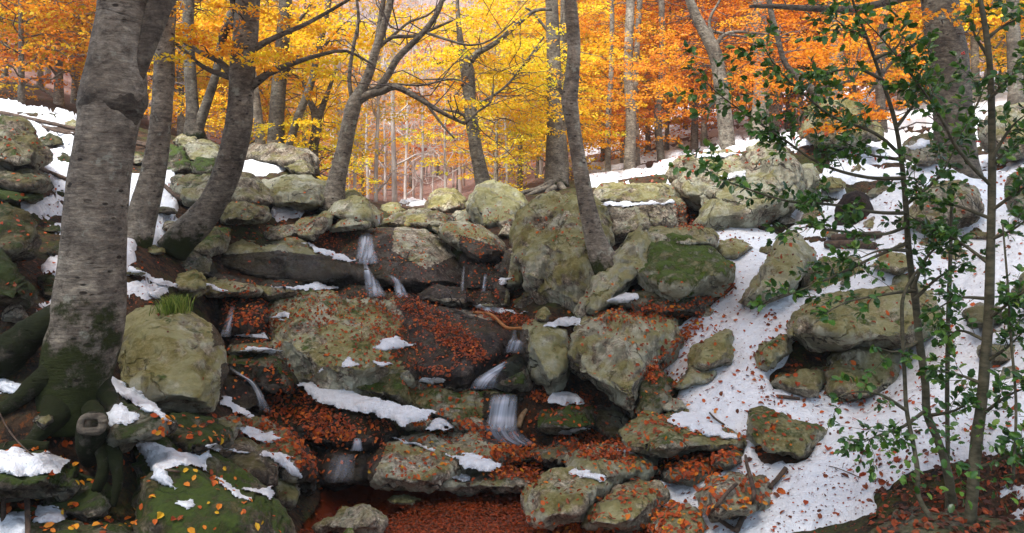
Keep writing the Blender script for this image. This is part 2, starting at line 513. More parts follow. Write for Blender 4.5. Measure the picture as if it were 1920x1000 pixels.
ROCK = mat_rock(); SOIL = mat_ground(); SNOW = mat_snow(); BARK = mat_bark()
AUTUMN = [(0.0, (0.42, 0.48, 0.025)), (0.20, (0.80, 0.68, 0.025)), (0.40, (0.90, 0.56, 0.020)), (0.60, (0.86, 0.33, 0.016)), (0.80, (0.64, 0.165, 0.016)), (1.0, (0.34, 0.060, 0.015))]
CROWN = mat_leaf('autumn_foliage', AUTUMN, 0.50, 0.6, 0.62)
LITTER = mat_leaf('fallen_beech_leaf', [(0.0, (0.66, 0.37, 0.020)), (0.12, (0.64, 0.20, 0.015)), (0.32, (0.52, 0.100, 0.011)), (0.60, (0.33, 0.050, 0.010)), (0.80, (0.22, 0.060, 0.020)), (1.0, (0.085, 0.026, 0.012))], 0.20, 0.55, 1.0)
HOLLY = mat_leaf('holly_leaf_green', [(0.0, (0.020, 0.065, 0.010)), (0.5, (0.042, 0.130, 0.015)), (0.85, (0.085, 0.185, 0.020)), (1.0, (0.14, 0.22, 0.024))], 0.22, 0.36, 1.0, 0.5)
GRASS = mat_leaf('grass_blade', [(0.0, (0.07, 0.12, 0.015)), (0.6, (0.17, 0.25, 0.03)), (1.0, (0.32, 0.33, 0.07))], 0.35, 0.6, 1.0)
FALL = mat_fall(); POOL = mat_pool()
STICK = mat_plain('dead_stick_bark', (0.030, 0.020, 0.015), (0.115, 0.075, 0.05), 20, 0.85, 0.5, (1, 1, 1), 0.01)
ORANGE_WOOD = mat_plain('stripped_wet_wood', (0.28, 0.10, 0.03), (0.45, 0.19, 0.06), 12, 0.5, 0.3, (3, 3, 3), 0.01)
PALE_WOOD = mat_plain('pale_driftwood', (0.20, 0.12, 0.06), (0.42, 0.29, 0.16), 10, 0.75, 0.5, (3, 3, 1), 0.01)
ROT = mat_plain('rotten_black_wood', (0.010, 0.007, 0.006), (0.045, 0.028, 0.02), 9, 0.9, 1.0, (1, 1, 0.4), 0.06)
BERRY = mat_plain('red_berry_skin', (0.36, 0.018, 0.012), (0.52, 0.04, 0.02), 10, 0.3, 0.1, (1, 1, 1), 0.002, 0.5)
HSTEM = mat_plain('holly_stem_bark', (0.042, 0.040, 0.022), (0.115, 0.100, 0.062), 14, 0.8, 0.5, (1, 1, 2.5), 0.006)
TWIG = mat_plain('twig_bark', (0.05, 0.035, 0.03), (0.13, 0.10, 0.085), 14, 0.85, 0.3, (1, 1, 1), 0.004)
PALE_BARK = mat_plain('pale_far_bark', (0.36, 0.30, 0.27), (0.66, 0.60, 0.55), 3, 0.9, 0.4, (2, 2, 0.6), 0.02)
# ------------------------------------------------------------------ the boulders: name, label, distance, thickness, outline
SPECS = []
def spec(name, label, d, th, poly, **kw):
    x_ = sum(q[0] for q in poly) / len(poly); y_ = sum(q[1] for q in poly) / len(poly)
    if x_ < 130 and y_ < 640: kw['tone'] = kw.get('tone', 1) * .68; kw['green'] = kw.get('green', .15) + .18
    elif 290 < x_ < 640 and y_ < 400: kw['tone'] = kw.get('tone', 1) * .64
    SPECS.append((name, label, d, th, poly, kw))
B, S, L = 'boulder', 'stone', 'flat_rock'
# --- left bank
spec(B, 'lichen spotted grey boulder jutting out of the snowy bank at the far left edge', 9.5, 1.4, [(-80, 238), (0, 226), (40, 235), (75, 262), (88, 288), (70, 322), (20, 305), (-80, 300)], moss=.5, cuts=1)
spec(L, 'dark flat slab under the lichen spotted boulder at the left edge', 9.0, 1.1, [(-70, 300), (0, 303), (60, 325), (90, 340), (80, 362), (0, 348), (-70, 340)], moss=.4, tone=.7)
spec(L, 'green mossy slab below the flat slab on the snowy bank', 8.7, .9, [(-50, 342), (30, 352), (76, 370), (62, 382), (-50, 368)], green=.75, tone=.7)
spec(B, 'olive green mossy boulder below the snow streak at the left edge', 6.9, 1.2, [(-60, 385), (10, 388), (40, 410), (62, 440), (60, 476), (20, 484), (-60, 478)], moss=.75, green=.3, tone=.8, cuts=1)
spec(B, 'dark boulder with bright green moss edge beside the thick beech trunk', 5.5, 1.1, [(-60, 462), (0, 468), (35, 500), (60, 545), (45, 570), (0, 568), (-60, 562)], moss=.5, green=.62, tone=.62)
spec(S, 'small pointed tan stone left of the thick beech root', 5.15, .25, [(3, 600), (20, 567), (35, 572), (50, 592), (45, 605)], tone=.9)
spec(S, 'low dark stone lying in snow behind the thick beech', 6.6, .5, [(72, 525), (92, 515), (108, 530), (104, 560), (80, 560)], tone=.6, green=.4)
spec(B, 'large round lichen covered boulder beside the thick beech trunk', 6.4, 1.4, [(200, 650), (215, 610), (250, 585), (300, 573), (345, 587), (390, 612), (418, 645), (425, 690), (415, 750), (408, 785), (350, 782), (280, 772), (225, 745)],
     moss=.62, lich=.6, green=.15, sharp=5, tone=1.1, rough=.7, shrink=.7)
spec('mossy_boulder', 'broad dark mossy boulder sprinkled with yellow leaves at the bottom edge', 5.0, 1.7, [(195, 870), (225, 800), (270, 785), (330, 805), (400, 862), (470, 917), (520, 958), (548, 1000), (570, 1090), (190, 1090)], lean=.85, moss=.45, lich=.2, green=.62, tone=.75, sharp=10)
spec(B, 'brown square-ended block resting over the mossy boulder', 5.95, .8, [(375, 842), (440, 833), (495, 848), (519, 872), (512, 908), (455, 917), (395, 897)], moss=.2, lich=.15, tone=.65, warm=.5, cuts=1)
spec(S, 'pale triangular stone with yellow leaves at the pool edge', 6.35, .5, [(508, 915), (520, 882), (538, 882), (556, 905), (560, 942), (540, 962), (512, 950)], lich=.6, moss=.4)
spec(B, 'leaf strewn stone under two snow patches above the pool corner', 6.8, .9, [(425, 800), (445, 785), (500, 790), (540, 815), (572, 850), (582, 900), (550, 912), (520, 885), (450, 840)], lean=.9, moss=.4, lich=.4, tone=.85)
spec(S, 'small square block wedged below the round boulder', 6.2, .35, [(402, 787), (440, 780), (452, 795), (430, 803), (428, 834), (408, 832)], moss=.55)
spec(B, 'dark mossy stone under the root collar at the bottom', 4.5, .7, [(55, 900), (150, 880), (205, 900), (215, 960), (160, 990), (60, 960)], green=.6, tone=.5, moss=.3)
spec(B, 'leafy dark rock at the very bottom left corner', 4.15, .7, [(-60, 975), (60, 962), (160, 962), (235, 1000), (240, 1070), (-60, 1070)], green=.5, tone=.6, lean=.9)
spec(S, 'small pale stone among roots under the thick beech', 4.45, .22, [(62, 790), (75, 776), (95, 775), (98, 790), (82, 806)], moss=.5, tone=.75)
spec(B, 'mossy ledge holding the snow patch at the left bottom edge', 4.35, .9, [(-80, 850), (0, 842), (80, 852), (140, 880), (120, 915), (0, 925), (-80, 930)], green=.7, tone=.6, lean=.9)
spec(L, 'dark mossy shelf between the round boulder and mossy boulder', 5.6, .9, [(235, 790), (300, 770), (400, 790), (430, 830), (370, 850), (280, 815)], green=.6, tone=.55, lean=.9)
spec(L, 'dark root covered ledge at the foot of the thick beech', 4.9, .8, [(180, 790), (215, 730), (300, 775), (330, 800), (260, 830), (200, 850)], green=.45, tone=.5, lean=.9)
# --- upper left pile
spec(S, 'mossy topped block beside the slim leaning beech', 12.5, .8, [(300, 292), (315, 275), (342, 277), (352, 300), (360, 326), (330, 332), (300, 327)], green=.6)
spec(S, 'small rounded stone at the foot of the forked trunk', 14, .6, [(325, 264), (340, 252), (365, 256), (374, 272), (340, 280)], moss=.6)
spec(B, 'pale ridged boulder below the forked trunk', 13.0, .9, [(335, 285), (345, 272), (375, 265), (400, 272), (422, 297), (405, 304), (370, 302), (345, 307)], lich=.6, cuts=1)
spec(S, 'green mossy stone between two pale boulders on the bank', 12.3, .7, [(350, 308), (370, 297), (400, 300), (417, 318), (390, 327), (360, 327)], green=.7, tone=.8)
spec(B, 'flat fronted boulder left of the curved beech stem', 10.9, 1.0, [(322, 337), (345, 327), (395, 330), (414, 350), (410, 387), (380, 394), (345, 387), (327, 362)], lich=.55, green=.3)
spec(B, 'smooth round grey boulder right behind the curved beech', 11.5, 1.1, [(392, 342), (430, 325), (465, 328), (497, 350), (512, 380), (492, 394), (440, 387), (405, 372)], lich=.35, moss=.3, sharp=10)
spec(B, 'leafy topped low boulder below the smooth round one', 10.7, .8, [(412, 398), (430, 378), (455, 375), (500, 393), (509, 410), (470, 420), (420, 417)], moss=.5)
spec(B, 'long rust brown boulder crowning the rock pile', 14.5, 1.3, [(458, 290), (478, 272), (515, 266), (550, 278), (587, 292), (594, 320), (560, 308), (478, 305)], warm=.9, moss=.2, lich=.2)
spec(S, 'low lens shaped stone with mossy rim under the rust brown boulder', 13.8, .8, [(530, 312), (560, 299), (582, 308), (590, 326), (575, 332), (545, 324)], moss=.5, lich=.4)
spec(B, 'broad pale boulder with cracked face behind the forked beech', 12.5, 1.3, [(488, 347), (520, 330), (580, 331), (615, 343), (620, 370), (605, 390), (560, 394), (512, 388), (490, 367)], lich=.75, moss=.35, cuts=1)
spec(L, 'tilted leaf dusted slab below the forked beech', 11.6, .9, [(540, 440), (550, 425), (570, 412), (608, 398), (622, 405), (614, 430), (590, 450), (555, 448)], moss=.4, tone=.9)
spec(S, 'brown low stone with leaves above the long dark boulder', 11.4, .8, [(478, 440), (500, 424), (545, 420), (570, 436), (540, 452), (495, 452)], moss=.35, tone=.8)
spec(B, 'grey green boulder hugging the foot of the forked beech', 12.4, 1.1, [(598, 405), (620, 372), (652, 360), (690, 374), (710, 405), (702, 420), (650, 414)], lich=.65, moss=.5)
spec(L, 'pale tilted flake leaning above the top waterfall', 11.95, .6, [(618, 432), (655, 395), (668, 390), (688, 398), (697, 415), (690, 427), (650, 432)], lich=.7, moss=.4)
spec(B, 'long dark boulder with lichen top and wet face', 10.7, 1.4, [(378, 450), (400, 430), (440, 436), (500, 442), (560, 451), (620, 475), (668, 495), (684, 522), (640, 532), (560, 535), (480, 530), (415, 522), (380, 500)],
     lich=.8, moss=.5, tone=.85, cuts=2, sharp=18, lean=.5)
spec(B, 'mossy stone tucked under the curved beech base', 10.0, .8, [(345, 452), (372, 435), (405, 425), (430, 433), (422, 470), (385, 482), (352, 470)], moss=.6, green=.5, tone=.8)
spec(B, 'dark shaded stone below the curved beech', 9.6, .8, [(290, 480), (340, 465), (390, 478), (400, 520), (350, 525), (300, 515)], tone=.5, green=.35)
spec(S, 'layered mossy stone behind the grass tuft', 8.6, .7, [(322, 522), (350, 505), (380, 513), (390, 540), (372, 554), (335, 547)], moss=.6, green=.3, cuts=1)
spec(L, 'thin flat stone with a strip of snow beside the upper ledge', 9.2, .8, [(378, 532), (410, 520), (470, 530), (487, 549), (440, 558), (390, 554)], moss=.5, cuts=1)
spec(L, 'flat grey stone just above the slender fall', 9.6, .8, [(462, 541), (500, 524), (562, 531), (565, 552), (500, 560)], moss=.45, lich=.4)
spec(B, 'black wet rock behind the slender fall', 9.1, .8, [(385, 575), (430, 556), (490, 563), (505, 600), (480, 642), (405, 640)], tone=.7, wet=1.0)
spec(L, 'thin leafy ledge carrying a flat snow patch', 8.75, .7, [(420, 637), (460, 628), (505, 630), (528, 650), (505, 663), (425, 664)], moss=.4, tone=.75)
spec(B, 'dark mossy block behind the arching fall', 8.45, .8, [(418, 667), (470, 656), (530, 660), (548, 690), (546, 738), (500, 742), (460, 715), (420, 700)], moss=.4, green=.5, tone=.7, cuts=1)
spec(B, 'black wet rock under the arching fall', 8.2, .6, [(405, 700), (440, 690), (480, 715), (495, 765), (450, 785), (405, 770)], tone=.6, wet=1.0)
spec(B, 'great leaf covered hump with dark moss hollows', 9.3, 2.2, [(495, 600), (512, 560), (560, 536), (640, 532), (705, 545), (765, 572), (795, 620), (780, 715), (700, 745), (615, 745), (535, 715), (500, 650)], lean=1.0, moss=.5, green=.30, lich=.5, sharp=12, cuts=2, tone=1.3)
spec(L, 'great smooth wet slab crossed by bands of fallen leaves', 9.7, 2.0, [(690, 562), (740, 552), (860, 572), (965, 606), (990, 640), (962, 668), (928, 695), (900, 738), (800, 742), (735, 705), (715, 640)], lean=1.15, moss=.1, lich=.1, green=.05, tone=.85, warm=.35, sharp=10, rough=.6)
spec(B, 'olive mossy knob with a pitted crown beside the long snow patch', 8.5, 1.1, [(562, 706), (610, 686), (640, 680), (700, 686), (760, 698), (780, 730), (774, 758), (700, 744), (640, 730), (590, 718)], moss=.85, green=.55, lich=.3, tone=.85)
spec(L, 'flat topped mossy ledge left of the main fall', 8.35, .9, [(740, 733), (800, 724), (905, 730), (985, 738), (992, 750), (920, 760), (914, 805), (880, 810), (800, 790), (748, 768)], moss=.6, green=.45, lean=.35, sharp=20)
spec(S, 'small leafy stone poking between two snow patches', 7.9, .4, [(748, 788), (770, 778), (798, 777), (814, 790), (802, 807), (760, 808)], moss=.4)
spec(S, 'low brown stone just below the mossy ledge', 8.0, .5, [(838, 790), (880, 777), (930, 793), (936, 812), (900, 818), (860, 808)], moss=.35)
spec(B, 'big speckled boulder at the back of the pool', 7.3, 1.2, [(678, 882), (690, 847), (735, 824), (800, 828), (865, 848), (890, 872), (862, 898), (800, 914), (740, 914), (690, 908)], lean=.8, moss=.35, lich=.55, sharp=10, cuts=1, tone=1.15)
spec(B, 'flat leaf scattered boulder below the main fall', 7.75, 1.2, [(735, 828), (790, 810), (860, 805), (920, 817), (965, 840), (992, 858), (940, 880), (860, 882)], lean=1.0, moss=.35, lich=.4, sharp=10, tone=1.05)
spec(L, 'low grey slab along the back rim of the pool', 7.15, .8, [(800, 908), (880, 884), (930, 880), (1002, 898), (1000, 918), (850, 922)], lean=.8, moss=.2, lich=.4)
spec(L, 'dark wet slab under the trickling water', 7.9, 1.0, [(528, 795), (570, 770), (640, 767), (710, 783), (742, 812), (725, 842), (660, 852), (560, 835)], lean=.8, tone=.7, wet=1.0)
spec(L, 'black wet lip where the trickle enters the pool', 7.35, .7, [(585, 878), (620, 845), (692, 838), (698, 908), (600, 916)], tone=.6, wet=1.0, lean=.8)
spec(S, 'dark stone at the corner of the pool beside the pale triangle', 6.75, .4, [(552, 890), (575, 880), (592, 895), (590, 925), (562, 930)], tone=.5, wet=.6)
# --- top cascade
spec(B, 'broad smooth boulder the top waterfall runs down', 12.2, 2.0, [(598, 455), (640, 432), (700, 425), (790, 428), (832, 447), (862, 470), (884, 500), (895, 548), (830, 558), (750, 558), (690, 548), (620, 475)], lean=.7, moss=.2, lich=.35, green=.1, sharp=9, rough=.6, tone=1.05)
spec(B, 'round wet rock splitting the top waterfall', 11.35, .6, [(666, 498), (690, 484), (711, 495), (729, 515), (732, 550), (680, 555), (670, 522)], tone=.7, wet=1.0, sharp=10)
spec(S, 'mossy black stone between the two lower strands of the top waterfall', 11.25, .4, [(716, 525), (735, 510), (748, 522), (752, 552), (720, 554)], tone=.6, green=.5, wet=1.0)
spec(L, 'long leaf strewn slab tilting down beside the top waterfall', 11.8, 1.0, [(808, 428), (850, 411), (885, 417), (942, 455), (952, 476), (922, 492), (898, 496), (876, 468), (845, 442)], lean=.9, lich=.6, moss=.5, tone=1.05)
spec(S, 'yellow green mossy stone on the lip of the top waterfall', 12.9, .5, [(736, 419), (760, 404), (795, 402), (807, 412), (804, 428), (755, 428)], moss=1.0, lich=.3, tone=1.5, sharp=9, rough=.5)
spec(B, 'rounded brown boulder standing alone behind the yellow green stone', 16, 1.2, [(795, 397), (805, 370), (825, 352), (850, 355), (871, 372), (874, 392), (850, 404)], moss=.55, lich=.3, sharp=12, warm=.3)
spec(B, 'tall crusty boulder with white lichen right of the brown boulder', 14, 1.4, [(876, 388), (895, 355), (920, 341), (950, 350), (987, 375), (990, 392), (960, 422), (930, 434), (900, 432), (880, 407)], lich=.95, moss=.55)
spec(S, 'knobbly stone leaning on the tall crusty boulder', 13.2, .6, [(926, 414), (945, 395), (966, 400), (972, 422), (940, 432)], lich=.6, moss=.5)
spec(S, 'small pale pointed stone below the tall crusty boulder', 12.4, .4, [(933, 441), (950, 419), (966, 428), (963, 445)], lich=.5, tone=1.3)
spec(S, 'dark green stone right of the upper stream gap', 15, .7, [(710, 407), (720, 385), (745, 381), (759, 395), (742, 405)], moss=.7, tone=.85)
spec(L, 'flat brown slab under the yellow green stone', 13.3, 1.0, [(712, 420), (745, 400), (800, 392), (845, 408), (840, 425), (760, 428)], moss=.3, warm=.3, lean=.9)
spec(S, 'lumpy stone between the brown and the crusty boulder', 14.6, .7, [(842, 412), (855, 395), (880, 392), (890, 410), (880, 425), (855, 424)], lich=.6, moss=.4)
spec(S, 'loaf shaped grey stone at the head of the wet slab', 10.6, .8, [(781, 562), (805, 540), (835, 533), (872, 544), (894, 566), (880, 574), (800, 570)], moss=.25, lich=.2, sharp=9, tone=.9)
spec(S, 'small grey stone right of the loaf shaped stone', 10.4, .4, [(888, 570), (905, 550), (925, 546), (937, 565), (930, 580), (900, 578)], tone=.9)
spec(S, 'upright tilted stone beside the small grey stone', 10.5, .35, [(920, 536), (940, 524), (957, 560), (954, 574), (935, 577)], tone=.9)
spec(S, 'dark stone wedged under the huge boulder', 10.55, .5, [(956, 577), (985, 548), (1012, 543), (1018, 575), (985, 588)], tone=.65, moss=.4)
spec(S, 'pale rock left of the huge boulder', 11, .7, [(930, 502), (950, 470), (966, 463), (988, 510), (978, 542), (943, 548)], lich=.6, moss=.4)
spec(B, 'dark wet rock with two thin trickles', 11.5, .9, [(862, 478), (905, 486), (948, 495), (940, 548), (866, 552)], tone=.7, wet=1.0)
spec(S, 'dark leafy stone below the pale rock', 10.9, .5, [(905, 520), (950, 505), (975, 530), (960, 552), (915, 548)], tone=.7)
# --- big boulders right of the stream
spec(B, 'huge angular boulder under the pale slanting beech', 10.3, 2.2, [(962, 442), (985, 396), (1010, 378), (1070, 367), (1112, 385), (1135, 430), (1140, 490), (1125, 545), (1085, 584), (1040, 577), (985, 527), (968, 480)],
     f=[(1015, 455, .75), (1062, 470, .85), (1075, 565, .6), (985, 515, .45), (1030, 400, .3), (1112, 470, .7), (1112, 540, .55)], lean=.5, sharp=26, moss=.6, lich=.5, warm=.55, cuts=2)
spec(L, 'long pale slab leaning between the huge boulder and the mossy one', 9.5, 1.0, [(1084, 597), (1088, 562), (1140, 502), (1200, 428), (1228, 438), (1245, 482), (1192, 522), (1170, 548), (1140, 565), (1110, 602)], lich=.75, moss=.5, sharp=18, tone=1.1)
spec(B, 'boulder with bright green moss patches on top', 9.3, 1.5, [(1183, 497), (1215, 455), (1262, 443), (1330, 453), (1366, 490), (1367, 522), (1340, 547), (1270, 566), (1218, 547), (1192, 522)],
     f=[(1235, 480, .3), (1320, 480, .35), (1345, 515, .55), (1270, 535, .75), (1215, 520, .5)], green=.64, lich=.85, moss=.55, sharp=18, tone=1.05)
spec(S, 'grey green block behind the moss patched boulder', 10.2, .9, [(1203, 442), (1225, 426), (1330, 427), (1347, 445), (1342, 462), (1240, 462)], moss=.55, lich=.5, green=.2)
spec(L, 'upper step of the square cut rock wall', 13, 1.2, [(1112, 378), (1128, 350), (1180, 345), (1260, 351), (1266, 380), (1160, 388)], sharp=24, moss=.45)
spec(B, 'lower step of the square cut rock wall with black stains', 12.1, 1.2, [(1116, 388), (1150, 379), (1250, 379), (1273, 380), (1282, 427), (1200, 434), (1140, 460), (1128, 440)], sharp=24, moss=.25, lich=.3, tone=.85, cuts=1)
spec(B, 'blocky boulder with a vertical split left end', 13, 1.6, [(1258, 312), (1275, 292), (1390, 287), (1404, 320), (1402, 328), (1340, 362), (1310, 397), (1270, 377), (1260, 342)], sharp=24, moss=.4, lich=.5, cuts=2)
spec(B, 'rounded block touching the blocky boulder', 13.3, 1.2, [(1396, 322), (1405, 280), (1425, 269), (1472, 271), (1484, 302), (1450, 332)], moss=.35, lich=.5)
spec(B, 'pale jagged outcrop behind the holly branches', 11.9, 1.6, [(1313, 427), (1318, 365), (1360, 348), (1420, 330), (1470, 290), (1502, 310), (1482, 380), (1450, 402), (1400, 427)], lich=.7, moss=.35, sharp=24, cuts=2)
spec(B, 'grey broken boulder right of the pale outcrop', 12.4, 1.1, [(1472, 387), (1480, 330), (1520, 311), (1537, 335), (1532, 362), (1495, 392)], lich=.6, moss=.3, cuts=1)
spec(B, 'tilted slab shaped boulder rising from the snow slope', 9.0, 1.2, [(1383, 567), (1400, 540), (1430, 500), (1463, 450), (1490, 446), (1526, 470), (1522, 492), (1487, 532), (1472, 562), (1440, 583), (1405, 580)], lich=.75, moss=.5, sharp=20)
spec(B, 'flat faced boulder right behind the tilted slab boulder', 9.3, .9, [(1505, 547), (1520, 500), (1545, 484), (1600, 490), (1632, 510), (1622, 557), (1560, 562)], lich=.45, moss=.5, green=.3)
spec(B, 'long roof like boulder bridging a dark hollow in the snow', 7.9, 1.5, [(1471, 632), (1485, 600), (1530, 570), (1620, 545), (1700, 529), (1765, 558), (1774, 602), (1732, 628), (1640, 643), (1540, 645)], moss=.62, lich=.55, green=.3, sharp=16, cuts=1)
spec(B, 'rounded boulder under the roof like boulder', 7.55, 1.1, [(1533, 742), (1550, 680), (1580, 650), (1640, 641), (1692, 663), (1702, 702), (1692, 732), (1640, 752), (1570, 753)], moss=.5, lich=.65, sharp=12)
spec(B, 'low leafy boulder left of the rounded one in the hollow', 7.4, .8, [(1436, 717), (1460, 694), (1540, 688), (1557, 700), (1540, 745), (1470, 738)], moss=.55, tone=.85)
spec(S, 'mossy edged upright stone at the mouth of the hollow', 7.65, .6, [(1418, 692), (1430, 648), (1460, 623), (1484, 630), (1480, 662), (1440, 699)], moss=.7, green=.35)
spec(B, 'four sided lichen stone standing in the snow slope', 8.0, .7, [(1290, 688), (1300, 650), (1345, 630), (1370, 621), (1374, 665), (1367, 688), (1320, 693)], lich=.5, moss=.65, sharp=22)
spec(S, 'flat pale stone under the four sided stone', 7.85, .7, [(1260, 730), (1290, 690), (1320, 685), (1362, 690), (1340, 712), (1290, 728)], lich=.55, moss=.4)
spec(B, 'biggest squared boulder with an overhanging front beside the main fall', 8.3, 2.0, [(1058, 662), (1070, 620), (1110, 582), (1160, 574), (1277, 586), (1284, 612), (1242, 662), (1217, 702), (1202, 752), (1187, 786), (1140, 758), (1080, 702), (1063, 682)],
     f=[(1085, 645, .55), (1170, 650, .9), (1230, 620, .7), (1185, 740, .75), (1100, 700, .6), (1180, 590, .1)], lean=.75, sharp=24, moss=.45, lich=.55, warm=.55, cuts=2, tone=1.05)
spec(B, 'pale crusted boulder left of the biggest squared boulder', 8.6, 1.0, [(978, 652), (985, 615), (1000, 603), (1030, 611), (1065, 619), (1077, 650), (1072, 702), (1060, 727), (1030, 731), (993, 692)], lich=.95, moss=.5, sharp=18)
spec(S, 'small knobby stone on top of the pale crusted boulder', 8.9, .35, [(1004, 602), (1010, 582), (1022, 577), (1032, 590), (1022, 606)], moss=.6)
spec(S, 'dark mossy wedge in the stream beside the pale crusted boulder', 8.4, .5, [(918, 722), (930, 690), (965, 664), (985, 678), (992, 727), (950, 734)], moss=.4, green=.65, tone=.65)
spec(B, 'green sided stone topped with a round snow cap', 7.9, .8, [(1003, 802), (1020, 775), (1060, 762), (1110, 764), (1118, 800), (1080, 812), (1030, 812)], green=.6, tone=.7, moss=.3)
spec(B, 'black rock deep in the hollow under the biggest boulder', 8.3, .8, [(1100, 760), (1150, 755), (1200, 780), (1200, 830), (1140, 835), (1105, 810)], tone=.45, moss=.2)
spec(L, 'brown leafy slab in front of the snow capped stone', 7.6, .9, [(998, 852), (1030, 829), (1080, 826), (1115, 848), (1100, 872), (1020, 870)], moss=.4, lean=.9, tone=.8)
spec(B, 'wedge boulder with snow and leaves on its sloping top', 6.9, 1.2, [(1163, 812), (1175, 790), (1215, 769), (1290, 774), (1350, 798), (1402, 827), (1380, 842), (1290, 848), (1230, 851), (1180, 847)],
     f=[(1215, 785, .2), (1290, 822, .45), (1380, 832, .3), (1220, 840, .45), (1180, 835, .25)], moss=.6, lich=.55, sharp=22, green=.3)
spec(B, 'pale domed boulder with leaves in front of the dark gap', 6.7, .9, [(1060, 882), (1075, 850), (1110, 836), (1160, 837), (1210, 853), (1240, 880), (1200, 903), (1130, 908), (1083, 897)], lean=.8, lich=.8, moss=.45, sharp=14)
spec(B, 'smooth tan boulder at the right rim of the pool', 6.15, 1.0, [(983, 958), (990, 915), (1038, 884), (1100, 888), (1152, 903), (1142, 922), (1092, 974), (1010, 982)], lean=.6, moss=.5, lich=.45, sharp=14, tone=1.1)
spec(B, 'split tan boulder next to the smooth one by the pool', 6.0, .9, [(1088, 988), (1110, 950), (1158, 909), (1225, 906), (1242, 930), (1228, 974), (1180, 992), (1130, 995)], lean=.6, moss=.5, lich=.4, sharp=14, cuts=1, tone=1.05)
spec(B, 'low moss sided boulder alone in the lower snow', 6.35, .8, [(1403, 802), (1410, 771), (1430, 764), (1500, 788), (1554, 805), (1540, 828), (1500, 854), (1450, 848), (1413, 832)],
     f=[(1425, 795, .2), (1500, 812, .3), (1455, 845, .3), (1500, 850, .2)], moss=.65, green=.4, sharp=20)
spec(L, 'flat leaf covered stone beneath the crossing sticks', 5.7, .8, [(1310, 925), (1340, 897), (1400, 893), (1455, 905), (1442, 942), (1400, 970), (1335, 972)], lean=.9, lich=.45, moss=.3)
spec(S, 'grey stone with leaves at the bottom by the pool', 5.7, .6, [(1218, 992), (1235, 955), (1290, 944), (1332, 965), (1322, 1014), (1240, 1020)], lean=.8, lich=.55)
spec(S, 'smooth wet stone standing in the pool', 6.05, .5, [(590, 990), (640, 955), (680, 943), (705, 956), (720, 975), (712, 998), (640, 1002)], moss=.4, lich=.3, sharp=12)
spec(S, 'submerged yellow green stone in the pool', 6.75, .3, [(726, 937), (740, 930), (770, 930), (788, 938), (770, 946), (735, 945)], moss=1.0, tone=1.4, sharp=9)
spec(S, 'tiny bright green stone at the bottom edge of the pool', 5.6, .15, [(643, 1002), (652, 990), (662, 994), (668, 1008), (650, 1012)], moss=1.0, green=.5, tone=1.4, sharp=9)
spec(S, 'little grey stone lying in the leaf heap', 7.5, .2, [(974, 862), (982, 853), (1000, 856), (1006, 864), (985, 866)], lich=.4)
spec(S, 'low brown stone half sunk in the upper snow slope', 10.5, .7, [(1338, 472), (1350, 453), (1395, 449), (1411, 465), (1390, 484), (1350, 487)], moss=.45, warm=.4)
spec(S, 'small green stone behind the half sunk brown stone', 11.4, .5, [(1328, 432), (1345, 421), (1362, 425), (1366, 436), (1340, 442)], moss=.6, green=.3)
spec(B, 'dark hollow block under the moss patched boulder', 9.0, .9, [(1150, 560), (1190, 548), (1260, 565), (1330, 560), (1310, 592), (1200, 590)], tone=.5, green=.35)
spec(S, 'small stone at the edge of the snow below the moss patched boulder', 8.9, .3, [(1310, 588), (1325, 575), (1340, 583), (1334, 596), (1315, 597)], moss=.5)
spec(B, 'mossy brown rock right under the biggest squared boulder', 7.8, .9, [(1180, 760), (1195, 705), (1230, 690), (1260, 720), (1262, 760), (1230, 785), (1195, 785)], green=.5, tone=.7, moss=.5)
spec(S, 'pinkish stone beside the wedge boulder', 7.4, .4, [(1238, 770), (1250, 745), (1275, 748), (1290, 765), (1270, 778)], warm=.7, moss=.1)
spec(B, 'brown leafy rock in the gap below the wedge boulder', 6.6, .8, [(1240, 885), (1280, 865), (1340, 855), (1350, 885), (1300, 905), (1250, 905)], tone=.55, moss=.3)
spec(B, 'grey boulder at the right edge behind the holly', 12, 1.2, [(1838, 240), (1870, 206), (1970, 190), (1970, 292), (1880, 292), (1843, 272)], moss=.4, lich=.4)
spec(B, 'mossy boulder at the right edge beside the holly stem', 6.4, .8, [(1903, 545), (1912, 515), (1940, 508), (1990, 520), (1990, 575), (1920, 575)], green=.45, tone=.8)
spec(B, 'brown stone with a snow cap right of the tall holly', 6.4, .7, [(1832, 660), (1850, 628), (1890, 622), (1930, 640), (1930, 690), (1850, 695)], warm=.4, tone=.75)
spec(B, 'dark stone under the right holly stem in snow', 7.0, .7, [(1810, 590), (1830, 570), (1870, 572), (1880, 600), (1850, 618), (1815, 612)], tone=.5)
spec(B, 'big mossy boulder among trunks behind the holly top', 14, 1.8, [(1503, 262), (1515, 206), (1550, 185), (1600, 194), (1640, 230), (1655, 262), (1580, 274)], moss=.7, green=.3, tone=.9)
spec(B, 'grey boulder before the stout shaded trunk', 9.9, 1.1, [(1690, 420), (1712, 380), (1750, 345), (1800, 340), (1840, 365), (1835, 415), (1770, 435)], moss=.35, lich=.4, tone=.85)
spec(S, 'dark snow capped block left of the stout shaded trunk', 11.2, .8, [(1690, 295), (1700, 262), (1735, 255), (1765, 280), (1760, 305), (1715, 312)], tone=.6)
spec(B, 'shaded rock at the right edge below the snow bank', 8.5, .9, [(1880, 370), (1900, 335), (1960, 320), (1970, 400), (1900, 405)], tone=.6, moss=.3)
spec(S, 'flat stone half buried in the snow behind the holly stems', 8.4, .6, [(1630, 500), (1660, 478), (1700, 480), (1712, 500), (1680, 512)], moss=.5)
spec(S, 'dark flat stone breaking the snow beside the dead twig', 5.4, .3, [(1568, 968), (1580, 958), (1605, 958), (1612, 968), (1590, 978)], tone=.6)
